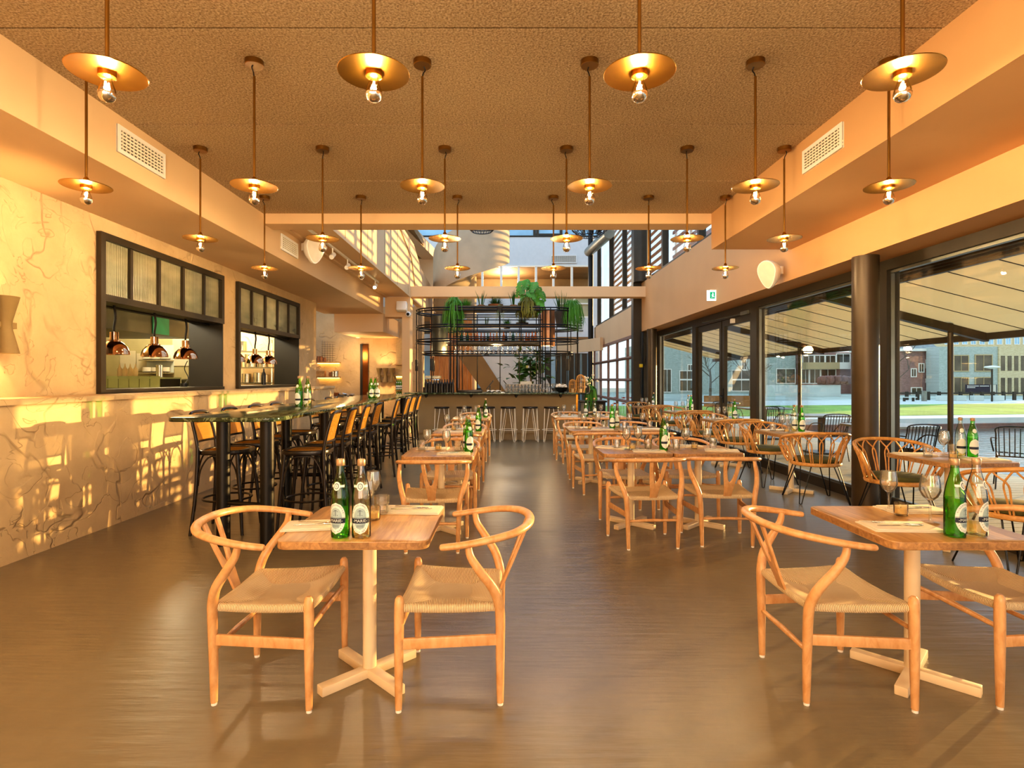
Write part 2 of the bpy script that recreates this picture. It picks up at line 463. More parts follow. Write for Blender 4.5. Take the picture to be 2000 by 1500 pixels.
# bulkheads
m = MB().span((-4.6, Y0, ZS), (-3.1, 14.3, ZC + .12)); struct('trim_1', m, M['plaster'], smooth=False)
m = MB().span((2.65, Y0, ZS), (4.4, YE, ZC + .48)); struct('trim_2', m, M['plaster_o'], smooth=False)
m = MB().span((XB, Y0, 2.67), (4.4, 15.2, ZS)).span((XB, YE, ZS - .001), (4.4, 15.2, 3.97)); struct('wall_right', m, M['plaster_o'], smooth=False)
m = MB().span((-3.1, YE, 3.39), (2.66, YE + .3, 4.0)); struct('trim_3', m, M['plaster'], smooth=False)
# strip ceiling + parapet of the mezzanine
m = MB().span((-3.2, YE + .3, ZC + .004), (-2.6, 14.5, ZC + .12)); m.span((-3.1, YE + .3, ZC - .03), (-3.02, 14.4, ZC + .01)); struct('trim_4', m, M['plaster'], smooth=False)
m = MB(); m.prism([(YE + .3, 3.52), (19.2, 3.52), (19.2, 4.45), (16.4, 4.62), (15.1, 5.02), (13.0, 5.05), (YE + .3, 5.05)], -2.6, -2.45, Matrix(((0, 0, 1), (1, 0, 0), (0, 1, 0))))
struct('wall_parapet', m, M['plaster'], smooth=False)
m = MB()
for y in (8.6, 10.0, 11.4, 12.8, 14.2): m.span((-2.45, y, 3.56), (-2.447, y + .012, 5.0))
m.tube([(-2.43, 7.5, 4.98), (-2.43, 12.6, 4.98), (-2.43, 14.6, 4.55), (-2.43, 15.2, 3.85)], .012, 6)
struct('trim_5', m, M['umber'])
m = MB().span((-8, 12, 5.9), (-2.75, 25, 6.1)).span((-8, 19.5, 3.4), (-2.2, 25, 3.7)); struct('ceiling_mezzanine', m, M['umber'], smooth=False)
m = MB().bar((-3.35, 15, 6.05), (-2.75, 22, 6.05), .5, .35).span((-3.4, 21, 3.7), (-2.6, 21.4, 6)); struct('trim_6', m, M['plaster'], smooth=False)
# left wall with two hatch openings, wall .45 thick
H1 = (5.68, 8.18, 1.27, 2.9); H2 = (8.62, 11.2, 1.27, 2.9)
m = MB(); x0, x1 = XW - .45, XW
for a, b in ((Y0, H1[0]), (H1[1], H2[0]), (H2[1], 12.3)): m.span((x0, a, 0), (x1, b, ZS))
for h in (H1, H2): m.span((x0, h[0], 0), (x1, h[1], h[2])); m.span((x0, h[0], h[3]), (x1, h[1], ZS))
struct('wall_left', m, M['stone'], smooth=False)
m = MB().span((XW - .01, Y0, 0), (XD, 12.3, 1.2)).span((XW - .01, Y0, 1.2), (XD + .025, 12.3, 1.245))
struct('wall_dado', m, M['stone'], smooth=False)
# far left walls beyond the hatches
m = MB().span((-8.2, 16.5, 0), (-2.4, 16.7, ZC)).span((-8.2, 12.27, 0), (-4.58, 12.37, ZS)); struct('wall_niche', m, M['stone'], smooth=False)
m = MB().span((-4.35, 14.3, 2.6), (-3.1, 16.5, ZS + .01)).span((-3.1, 14.5, 3.0), (-2.45, 14.9, ZC)); struct('trim_7', m, M['plaster'], smooth=False)
m = MB().span((-2.66, 14.5, 0), (-2.46, 14.95, ZC)); tag(struct('column', m, M['plaster'], smooth=False), kind='structure')
m = MB().span((-2.47, 14.6, 3.54), (XB + .02, 14.95, 3.81)); struct('trim_8', m, M['plaster'], smooth=False)
# lift door in the far left wall
d = MB().span((xat(703, 16.4), 16.44, 0), (xat(718, 16.4), 16.5, zat(672, 16.45))).build('door_2', M['bronze'], None, False); tag(d, kind='structure')
MB().span((xat(703, 16.4), 16.42, 0), (xat(707.5, 16.4), 16.45, zat(672, 16.45))).build('frame', M['doorpanel'], d, False)
# back wall behind the camera
struct('wall_back', MB().span((-4.6, Y0 - .2, 0), (4.4, Y0, ZC + .4)), M['plaster'], smooth=False)

# glazed facade on the right
def post(m, y, w, x=XG, z0=.12, z1=2.67, d=.14): m.span((x - d / 2, y - w / 2, z0), (x + d / 2, y + w / 2, z1))
def window(n, y0, y1):
    f = MB(); f.span((XG - .07, y0, 0), (XG + .07, y1, .12)); f.span((XG - .07, y0, 2.56), (XG + .07, y1, 2.67))
    post(f, y0 + .055, .11); post(f, y1 - .055, .11)
    o = f.build('window_%d' % n, M['darkframe'], None, False); tag(o, kind='structure')
    MB().span((XG + .02, y0 + .09, .1), (XG + .032, y1 - .09, 2.58)).build('pane', M['pane'], o, False)
    s = MB()
    for y in (y0 + .112, y1 - .112): s.span((XG - .03, y - .008, .12), (XG + .01, y + .008, 2.56))
    s.span((XG - .03, y0 + .1, 2.53), (XG + .02, y1 - .1, 2.56)); s.span((XG - .03, y0 + .1, .12), (XG + .02, y1 - .1, .14))
    s.build('glazing_bead', M['steel_dull'], o, False)
    return o
window(1, -4.9, -.9); window(2, -.9, 2.6); window(3, 2.6, 6.1); window(4, 6.1, 9.2); window(5, 12.1, 15.0)
# double door between
o = empty('door_1', (XG, 10.65, 0)); tag(o, kind='structure')
f = MB(); f.span((-.07, -1.45, 2.5), (.07, 1.45, 2.67)); f.span((-.07, -1.45, 0), (.07, 1.45, .03))
for y in (-1.4, 1.4): f.span((-.07, y - .06, 0), (.07, y + .06, 2.67))
f.build('frame', M['darkframe'], o, False)
for a, b in ((-1.33, -.02), (.02, 1.33)):
    l = MB(); l.span((-.03, a, .03), (.03, a + .1, 2.5)); l.span((-.03, b - .1, .03), (.03, b, 2.5)); l.span((-.03, a, .03), (.03, b, .16)); l.span((-.03, a, 2.38), (.03, b, 2.5))
    lf = l.build('door_leaf', M['darkframe'], o, False)
    MB().span((-.004, a + .1, .16), (.006, b - .1, 2.38)).build('pane', M['pane'], lf, False)
hd = MB(); hd.tube([(-.03, -.08, 1.08), (-.10, -.08, 1.08), (-.10, -.24, 1.05)], .013, 8); hd.span((-.045, -.10, .95), (-.03, -.06, 1.22))
hd.build('handle', M['black'], o)
cl = MB().span((-.10, -1.28, 2.49), (-.03, -1.0, 2.55)); cl.tube([(-.08, -1.1, 2.52), (-.08, .9, 2.56)], .014, 6); cl.build('door_closer', M['steel_dull'], o, False)
cl = MB().span((-.09, -.62, 2.40), (-.03, -.54, 2.48)); cl.build('sensor', M['white'], o, False)
# round columns by the glass
for y, lb in ((5.83, 'a'), (14.3, 'b')):
    c = MB().cyl((3.75, y, 0), .125, 2.67, 32).build('column', M['column']); tag(c, kind='structure')
# upper glazing of the atrium, right side
f = MB()
for y in (7.3, 10.8, 13.25): f.span((XB + .05, y - .05, 3.97), (XB + .19, y + .05, 8.2))
f.span((XB + .03, 7.2, 3.97), (XB + .2, 15.2, 4.03)); f.span((XB + .03, 7.2, 8.1), (XB + .2, 15.2, 8.3))
o = f.build('window_6', M['darkframe'], None, False); tag(o, kind='structure')
MB().span((XB + .11, 7.3, 4.0), (XB + .12, 15.1, 8.1)).build('pane', M['pane'], o, False)
c = MB().cyl((3.62, 14.9, 3.97), .2, 4.4, 28); c.span((3.45, 15.05, 0), (3.67, 15.3, 8.3)); tag(c.build('column', M['darkframe']), kind='structure')
c = MB().span((3.72, 15.0, 0), (4.2, 15.6, 2.75)); tag(c.build('column', M['darkframe'], None, False), kind='structure')
# second bay: band wall, sectional glass door below, windows above
X2 = 3.85
struct('wall_band', MB().span((X2, 15.5, 2.72), (X2 + .3, 24.2, 3.6)), M['plaster'], smooth=False)
f = MB()
for y in (15.6, 16.2, 18.6, 20.9, 23.6): f.span((X2 + .05, y - .06, 3.6), (X2 + .2, y + .06, 8.2))
f.span((X2 + .05, 15.5, 3.6), (X2 + .2, 24, 3.68)); f.span((X2 + .05, 15.5, 7.6), (X2 + .2, 24, 7.75))
o = f.build('window_7', M['darkframe'], None, False); tag(o, kind='structure')
MB().span((X2 + .11, 15.6, 3.6), (X2 + .12, 24, 8.1)).build('pane', M['pane'], o, False)
f = MB(); ys = [16.0 + 1.64 * k for k in range(6)]
for y in ys: f.span((X2 - .02, y - .045, 0), (X2 + .05, y + .045, 2.72))
for z in (.04, .69, 1.37, 2.05, 2.68): f.span((X2 - .03, 16, z - .045), (X2 + .05, 24.2, z + .045))
o = f.build('door_3', M['pinkframe'], None, False); tag(o, kind='structure')
MB().span((X2 + .02, 16, 0), (X2 + .03, 24.2, 2.7)).build('pane', M['pane'], o, False)
m = MB()
for z in (.69, 1.37, 2.05): m.tube([(X2 - .07, 16.0, z), (X2 - .07, 24.2, z)], .028, 8)
m.build('stiffener', M['pinkframe'], o)
# cedar louvres in front of the upper windows
lo = empty('louvre_blind', (4.5, 7.5, 4.1)); tag(lo, 'orange cedar louvre screen outside the high windows above the glass facade', 'louvre screen')
m = MB()
for k in range(19): m.box((0, 3.7, .12 + k * .215), (.03, 7.6, .075))
m.build('slat_panel', M['louvre'], lo, False)
m = MB()
for y in (0, 1.55, 3.1, 4.65, 6.2, 7.4): m.box((.05, y, 2.0), (.05, .05, 4.2))
m.build('upright', M['whitemetal'], lo, False)
lo = empty('louvre_blind', (4.55, 16.0, 3.7)); tag(lo, 'orange cedar louvre screen outside the windows over the sectional glass door', 'louvre screen')
m = MB()
for k in range(19): m.box((0, 4, .1 + k * .23), (.03, 8.2, .085))
m.build('slat_panel', M['louvre'], lo, False)
m = MB()
for y in (.4, 2.8, 5.2, 7.6): m.box((.05, y, 2.0), (.05, .05, 4.4))
m.build('upright', M['whitemetal'], lo, False)

# far wall of the atrium
YF = 25.5
def fx(u): return xat(u, YF)
def fz(v): return zat(v, YF)
m = MB(); xr = fx(1160) + .3; xl = -8.2
m.span((xl, YF, fz(520)), (xr, YF + .2, fz(462)))            # white band
m.span((xl, YF, fz(581) - .4), (fx(1092), YF + .2, fz(562)))
m.span((fx(1150), YF, 0), (xr, YF + .2, fz(520)))
m.span((fx(1092), YF, fz(672)), (fx(1152), YF + .2, fz(619)))
m.span((fx(1060), YF, fz(690)), (fx(1152), YF + .2, fz(640)))
m.span((xl, YF, fz(690)), (fx(1092), YF + .2, fz(581)))
m.span((xl, YF + .5, 9.4), (xr, YF + .6, 9.8))
struct('wall_end', m, M['plasterwhite'], smooth=False)
m = MB(); m.span((xl, YF + 3.2, 3), (xr, YF + 3.3, 8)); m.span((xl, YF + .2, fz(520) - .02), (xr, YF + 3.2, fz(520) + .1)); m.span((xl, YF + .2, fz(562) - .1), (xr, YF + 3.2, fz(562)))
struct('wall_upstairs', m, M['umber'], smooth=False)
f = MB()
for u in (942, 979, 1013, 1047, 1081, 1117, 1152): f.span((fx(u) - .05, YF, fz(562)), (fx(u) + .05, YF + .1, fz(520)))
f.span((fx(900), YF - .02, fz(521)), (fx(1154), YF + .1, fz(518)))
tag(f.build('window_8', M['whitemetal'], None, False), kind='structure')
f = MB()
for u in (1092, 1122, 1152): f.span((fx(u) - .04, YF, fz(620)), (fx(u) + .04, YF + .1, fz(578)))
for v in (580, 593, 619): f.span((fx(1092), YF, fz(v) - .03), (fx(1152), YF + .1, fz(v) + .03))
o = f.build('window_9', M['whitemetal'], None, False); tag(o, kind='structure')
MB().span((fx(1092), YF + .06, fz(620)), (fx(1152), YF + .07, fz(580))).build('pane', M['kwall'], o, False)
f = MB()
for u in (945, 1044, 1050, 1096, 1140): f.span((fx(u) - .06, YF, fz(462)), (fx(u) + .06, YF + .12, fz(425)))
f.span((xl, YF - .02, fz(463)), (xr, YF + .12, fz(460))); f.span((fx(1046), YF, fz(459)), (fx(1095), YF + .12, fz(456)))
o = f.build('window_10', M['darkframe'], None, False); tag(o, kind='structure')
MB().span((xl, YF + .06, fz(462)), (xr, YF + .07, fz(425))).build('pane', M['bluewin'], o, False)
# lower windows of the end wall
f = MB()
for u in (870, 905, 926, 950, 1070, 1090, 1102, 1116, 1128, 1142): f.span((fx(u) - .11, YF, 0), (fx(u) + .11, YF + .2, fz(688)))
f.span((fx(840), YF, fz(765)), (fx(1152), YF + .2, fz(758)))
o = f.build('window_11', M['darkframe'], None, False); tag(o, kind='structure')
MB().span((xl, YF + .1, 0), (xr, YF + .11, fz(688))).build('pane', M['bluewin'], o, False)
struct('wall_ledge', MB().span((fx(1085), YF - .6, fz(664)), (fx(1152), YF, fz(660))), M['umber'], smooth=False)
# curved orange soffit to the right of the bar
m = MB()
pts = [(fx(1085), 24.6), (fx(1110), 23.6), (fx(1135), 22.4), (fx(1146), 21.6)]
for (a, b), (c, d) in zip(pts[:-1], pts[1:]): m.bar((a, b, 2.75), (c, d, 2.75), .12, .5)
struct('trim_9', m, M['plaster'], smooth=False)
# dark pipe standing at the corner
tag(MB().cyl((3.66, 23.9, 0), .11, 8.2, 14).build('column', M['black']), kind='structure')
# timber slat wall behind the bar
m = MB(); k = 0; x = -2.4
while x < -1.1:
    m.span((x, 18.0, 0), (x + .14, 18.05, 3.3)); x += .15
struct('wall_timber', m, M['timberwall'], smooth=False)
# ------------------------------------------------------------------ outside
GZ = -1.1
def gY(v): return 2.5 * F / (v - V0)
# deck
dk = MB(); y = -3.0
while y < 20:
    dk.span((4.36, y, -.07), (7.5, y + .137, -.03)); y += .15
dk.span((4.22, -5, -.3), (7.5, 20, -.075))
struct('deck_floor', dk, M['deck'], smooth=False)
struct('water', MB().poly([(4.3, -40, -1.75), (160, -40, -1.75), (160, 60, -1.75), (4.3, 60, -1.75)]), M['water'], smooth=False)
# far bank: quay edge, lawn, road, rough ground
def strip(name, ya, yb, z, mat, xa=-30, xb=140, skew=.16, th=.3):
    def yy(y0, x): return y0 + skew * (x - 24) * (1 if x > 24 else .15)
    xs = [xa, 0, 24, 60, 100, xb]; m = MB()
    for a, b in zip(xs[:-1], xs[1:]):
        m.prism([(a, yy(ya, a)), (b, yy(ya, b)), (b, yy(yb, b)), (a, yy(yb, a))], z - th, z)
    return struct(name, m, mat, smooth=False)
strip('quay', 35.0, 37.6, GZ, M['pavement'], th=.8)
strip('lawn', 37.6, 52.0, GZ + .02, M['lawn'])
strip('road', 52.0, 63.0, GZ, M['pavement'])
strip('ground', 63.0, 150.0, GZ - .01, M['gravelground'])
strip('quay_lower', 34.6, 35.3, -1.45, M['brick_red'], th=.5)
# awning with rafters and posts
XO, ZO, XI, ZI = 6.71, 1.99, 4.4, 2.58
aw = empty('patio_awning', (XI, 0, ZI)); tag(aw, 'cream fabric terrace awning on dark rafters outside the glass facade', 'awning')
dx, dz = XO - XI, ZO - ZI
m = MB(); m.grid(lambda u, v: Vector((u * dx, -3 + v * 21, u * dz + .05)), 1, 1); m.build('fabric', M['awning'], aw, False)
m = MB(); y = -2.7
while y < 18: m.bar((0, y, .043), (dx, y, dz + .043), .012, .006); y += .62
m.build('seam', M['darkframe'], aw, False)
for y in (-.2, 3.8, 7.8, 11.8, 15.8):
    MB().bar((0, y, -.02), (dx, y, dz - .02), .09, .11).build('rafter', M['column'], aw, False)
    MB().cyl((6.2 - XI, y, -.06 - ZI), .035, (1.99 - ZI + .08 + (6.71 - 6.2) * .25) - (-.06 - ZI), 10).build('post', M['column'], aw)
MB().bar((dx, -3, dz), (dx, 18, dz), .1, .09).build('front_rail', M['column'], aw, False)
m = MB()
for k in range(5): m.box((.05 + .01 * k, 7.5, .04 - .03 * k), (.05, 21, .022))
m.build('roller_box', M['column'], aw, False)

# buildings over the water
def facade(name, label, Y, u0, u1, v0, mat, wins=(), frame=None, rot=0, depth=12, parent=None, glassm='winglass', vb=772):
    """block with its front at depth Y spanning pixels u0..u1, top at v0; wins in pixels"""
    x0, x1 = xat(u0, Y), xat(u1, Y); zt = zat(v0, Y)
    e = parent or empty(name, ((x0 + x1) / 2, Y, GZ))
    if parent is None: tag(e, label, 'building')
    ox, oy, oz = e.location
    MB().span((x0 - ox, Y - oy, 0), (x1 - ox, Y - oy + depth, zt - oz)).build('wall', M[mat], e, False)
    for (a, b, c, d) in wins:
        xa, xb, za, zb = xat(a, Y) - ox, xat(b, Y) - ox, zat(d, Y) - oz, zat(c, Y) - oz
        w = MB().span((xa, Y - oy - .05, za), (xb, Y - oy + .06, zb)).build('window', M[glassm], e, False)
        if frame:
            g = MB(); t = .14
            g.span((xa - t, Y - oy - .12, za - t), (xb + t, Y - oy - .02, za)); g.span((xa - t, Y - oy - .12, zb), (xb + t, Y - oy - .02, zb + t))
            g.span((xa - t, Y - oy - .12, za), (xa, Y - oy - .02, zb)); g.span((xb, Y - oy - .12, za), (xb + t, Y - oy - .02, zb))
            g.span(((xa + xb) / 2 - .04, Y - oy - .1, za), ((xa + xb) / 2 + .04, Y - oy - .02, zb))
            g.build('window_frame', M[frame], w, False)
    return e
b = facade('brick_house', 'red brick house with small white framed windows across the water', 88, 1700, 1826, 686, 'bk_red',
           [(1780, 1788, 721, 735), (1795, 1803, 711, 726), (1809, 1816, 704, 718), (1809, 1816, 741, 746), (1780, 1799, 758, 770)], 'whitemetal', depth=5)
MB().span((xat(1700, 88) - b.location.x - .3, -.5, zat(686, 88) - GZ), (xat(1833, 88) - b.location.x, 5, zat(681, 88) - GZ)).build('gutter', M['whitemetal'], b, False)
MB().prism([(-.3, zat(681, 88) - GZ), (5, zat(681, 88) - GZ), (2.5, zat(662, 88) - GZ)], xat(1700, 88) - b.location.x, xat(1833, 88) - b.location.x, Matrix(((0, 0, 1), (1, 0, 0), (0, 1, 0)))).build('roof', M['steel_dull'], b, False)
b = facade('school_building', 'grey brick two storey building with wide windows, pale narrow windowed wing', 85, 1834, 1951, 677, 'bk_grey',
           [(1863, 1890, 695, 724), (1905, 1936, 694, 724), (1863, 1890, 738, 770), (1905, 1936, 738, 770)], 'brick_tan', depth=2.6)
facade('x', '', 84.8, 1951, 2150, 677, 'bk_tan', [(a, a + 7.5, c, d) for a in (1955, 1968, 1981, 1994, 2007, 2020) for c, d in ((695, 724), (738, 770))], None, parent=b, depth=2.6)
b = facade('tower_block', 'tall pale slab building rising behind the grey brick building', 130, 1838, 2140, 640, 'bk_tan',
           [(a, a + 9, 650, 672) for a in range(1845, 2010, 17)], 'whitemetal', glassm='bluewin')
b = facade('pale_house', 'pale brick house with big ground floor windows behind the glass door', 96, 1250, 1554, 672, 'bk_grey',
           [(1344, 1352, 713, 723), (1449, 1457, 703, 721), (1430, 1466, 724, 740), (1430, 1466, 743, 763), (1517, 1552, 721, 748), (1328, 1356, 725, 740), (1328, 1356, 743, 763), (1295, 1310, 722, 765)], 'whitemetal')
Yb = 95
b = facade('balcony_flats', 'apartment block with yellow lined balconies across the water', Yb, 1562, 1662, 688, 'bk_red',
           [(1568, 1590, 695, 720), (1590, 1611, 695, 720), (1611, 1631, 695, 720), (1634, 1659, 692, 719), (1566, 1580, 722, 748), (1580, 1602, 722, 748), (1602, 1631, 722, 748)], 'whitemetal')
for a, c, mt in ((1567, 1632, 'yellow'), (1632, 1660, 'whitemetal')):
    MB().span((xat(a, Yb) - b.location.x, -1.2, zat(721, Yb) - GZ), (xat(c, Yb) - b.location.x, 0, zat(708, Yb) - GZ)).build('balcony', M['brick_tan' if mt == 'yellow' else 'whitemetal'], b, False)
w = MB().span((xat(1500, 80), 80, GZ), (xat(1642, 80), 80.6, zat(752, 80))).build('garden_wall', M['pavement'], None, False); tag(w, 'long low grey concrete wall below the balcony flats', 'wall')
h = MB(); random.seed(3)
for k in range(60): h.ball((xat(1604 + k, 79.6), 79.6 + random.random(), zat(745, 80) + random.random() * .4), .5, 6, 4)
h = h.build('clipped_hedge', M['brick_red']); tag(h, 'russet winter hedge on top of the concrete wall', 'hedge')
# rail fence, lamp, bin, bench, blocks, banner
Yr = 66
fe = empty('rail_fence', (xat(1870, Yr), Yr, GZ)); tag(fe, 'dark timber rail fence along the far road', 'fence')
for u in range(1750, 2060, 21):
    MB().span((xat(u, Yr) - fe.location.x - .16, -.1, 0), (xat(u, Yr) - fe.location.x + .16, .1, 1.0)).build('post', M['darkframe'], fe, False)
MB().span((xat(1744, Yr) - fe.location.x, -.08, .72), (xat(2060, Yr) - fe.location.x, .08, .9)).build('rail', M['darkframe'], fe, False)
lp = empty('street_lamp', (xat(1937.5, 62), 62, GZ)); tag(lp, 'slim street lamp with a flat disc head across the water', 'street lamp')
MB().cyl((0, 0, 0), .09, zat(720, 62) - GZ, 10).build('pole', M['darkframe'], lp)
MB().lathe([(.05, 0), (.75, .2), (.6, .32), (.05, .4)], 14, (0, 0, zat(721, 62) - GZ)).build('lamp_head', M['whitemetal'], lp)
bn = MB().cyl((xat(1805, 63), 63, GZ), .26, 1.15, 12).build('litter_bin', M['steel_dull']); tag(bn, 'dark grey litter bin beside the far road', 'bin')
be = empty('bench', (xat(1766, 62.5), 62.5, GZ)); tag(be, 'long low bench beside the far road', 'bench')
MB().box((0, 0, .45), (2.6, .4, .08)).build('seat', M['pavement'], be, False)
for x in (-1.0, 0, 1.0): MB().box((x, 0, .2), (.1, .3, .42)).build('leg', M['darkframe'], be, False)
for k, u in enumerate((1841, 1874, 1908, 1948)):
    s = MB().box((xat(u, 64), 64, GZ + .3), (1.15, .6, .6)).build('concrete_block', M['pavement'], None, False, bev=.03)
    tag(s, 'pale concrete block standing along the far road fence', 'block', 'concrete blocks by the far road')
bb = empty('site_banner', (xat(1916, 75), 75, GZ)); tag(bb, 'dark printed site banner in front of the grey brick building', 'banner')
MB().span((xat(1886, 75) - bb.location.x, 0, .6), (xat(1947, 75) - bb.location.x, .06, zat(751, 75) - GZ)).build('sheet', M['signdark'], bb, False)
m = MB()
for v, u1 in ((754, 1931), (757, 1905)):
    u = 1889
    while u < u1: m.span((xat(u, 75) - bb.location.x, -.02, zat(v + .8, 75) - GZ), (xat(u + 1.6, 75) - bb.location.x, 0, zat(v - .8, 75) - GZ)); u += 2.3 if random.random() < .8 else 4
m.build('lettering', M['whitemetal'], bb, False)
MB().span((xat(1934, 75) - bb.location.x, -.03, .7), (xat(1945, 75) - bb.location.x, 0, zat(751.5, 75) - GZ)).build('notice', M['paper'], bb, False)
# bare trees
def bare_tree(x, y, h, label, seed):
    rnd = random.Random(seed); e = empty('bare_tree', (x, y, GZ)); tag(e, label, 'tree')
    t = MB(); t.tube([(0, 0, 0), (.05, 0, h * .4), (0, .05, h * .55)], [.16, .11, .07], 7); t.build('trunk', M['bark'], e)
    c = MB()
    def br(p, d, L, r, n):
        q = p + d * L; c.tube([p, q], [r, r * .6], 4, cap=False)
        if n:
            for _ in range(3):
                dd = (d + Vector((rnd.uniform(-1, 1), rnd.uniform(-1, 1), rnd.uniform(-.2, .7))) * .7).normalized(); br(q, dd, L * .72, r * .6, n - 1)
    for k in range(5): br(Vector((0, 0, h * (.3 + .06 * k))), Vector((cos(k * 1.3), sin(k * 1.3), .9)).normalized(), h * .2, .06, 3)
    c.build('crown', M['bark'], e)
bare_tree(xat(1755, 70), 70, 8.5, 'bare winter tree in front of the red brick house', 1)
bare_tree(xat(1387, 60), 60, 6.5, 'thin bare tree seen through the glass door', 2)
bare_tree(xat(1465, 64), 64, 6.5, 'bare tree before the pale house, beside the mullion', 5)
# barrier tape / fencing on the site
o = MB().span((xat(1375, 50), 50, GZ), (xat(1470, 50), 50.05, GZ + 1.0)).build('site_fence', M['louvre'], None, False); tag(o, 'orange building site barrier outside the glass door', 'barrier')
for k, (u, y) in enumerate(((1201, 40), (1218, 40), (1233, 40))):
    e = empty('road_barrier', (xat(u, y), y, GZ)); tag(e, 'red and white road barrier outside the sectional glass door', 'barrier', 'road barriers')
    MB().box((0, 0, 1.15), (.28, .05, .1)).box((0, 0, .75), (.28, .05, .1)).build('board', M['red'], e, False)
    MB().box((-.1, 0, .6), (.03, .05, 1.2)).box((.1, 0, .6), (.03, .05, 1.2)).build('leg', M['whitemetal'], e, False)
# terrace furniture
def mk_ttable():
    e = empty('terrace_table')
    MB().prism(rrect(1.1, .7, .06), .71, .74).build('tabletop', M['steel_dull'], e)
    MB().box((0, 0, .36), (.09, .09, .7)).build('pedestal', M['darkframe'], e, False)
    MB().box((0, 0, .02), (.5, .5, .03)).build('base', M['darkframe'], e, False)
    return e
tt = Proto(mk_ttable)
def mk_wire():
    e = empty('wire_chair'); r = .009
    s = MB()
    for k in range(9): x = -.2 + .05 * k; s.tube([(x, .2, .44), (x, -.2, .43)], .006, 5)
    s.tube([(-.22, .2, .44), (.22, .2, .44), (.22, -.2, .43), (-.22, -.2, .43)], r, 6, True); s.build('seat', M['black'], e)
    b = MB()
    for k in range(9): x = -.2 + .05 * k; b.tube([(x, -.2, .43), (x * 1.05, -.27, .8)], .006, 5)
    b.tube(spline([(-.23, -.19, .43), (-.235, -.25, .7), (-.2, -.275, .81), (.2, -.275, .81), (.235, -.25, .7), (.23, -.19, .43)], 5), r, 6); b.build('backrest', M['black'], e)
    for s2 in (-1, 1):
        MB().tube([(s2 * .22, .18, .44), (s2 * .25, .23, 0)], r, 6).build('leg', M['black'], e)
        MB().tube([(s2 * .22, -.18, .43), (s2 * .24, -.25, 0)], r, 6).build('leg', M['black'], e)
        MB().tube(spline([(s2 * .23, -.24, .66), (s2 * .28, 0, .64), (s2 * .25, .2, .45)], 5), r, 6).build('armrest', M['black'], e)
    return e
wc = Proto(mk_wire); DZ = -.03
for (x, y, lb) in ((5.75, 8.4, 'outside beyond the round column'), (6.1, 10.8, 'outside behind the second window table from the column'), (6.2, 13.4, 'outside near the glass door'), (6.2, 16.4, 'outside beyond the glass door')):
    tt((x, y, DZ), 0, 'grey terrace table on a dark post ' + lb, 'table', 'terrace tables')
for (x, y, rz, lb) in ((5.55, 7.75, .15, 'dark wire terrace chair pulled up to the terrace table beyond the round column'), (6.7, 7.3, -.7, 'dark wire terrace chair turned sideways at the water edge'),
                       (5.68, 9.9, .1, 'dark wire terrace chair before the terrace table behind the second window table'), (6.42, 10.0, .05, 'dark wire terrace chair with water edge behind, at second terrace table'),
                       (5.7, 11.9, 3.1, 'dark wire terrace chair facing us at the second terrace table'), (5.9, 12.6, .1, 'dark wire terrace chair before the terrace table near the glass door'),
                       (5.7, 14.2, 3.2, 'dark wire terrace chair facing us near the glass door'), (5.9, 15.6, .1, 'dark wire terrace chair before the terrace table beyond the glass door')):
    wc((x, y, DZ), rz, lb, 'chair', 'wire terrace chairs')
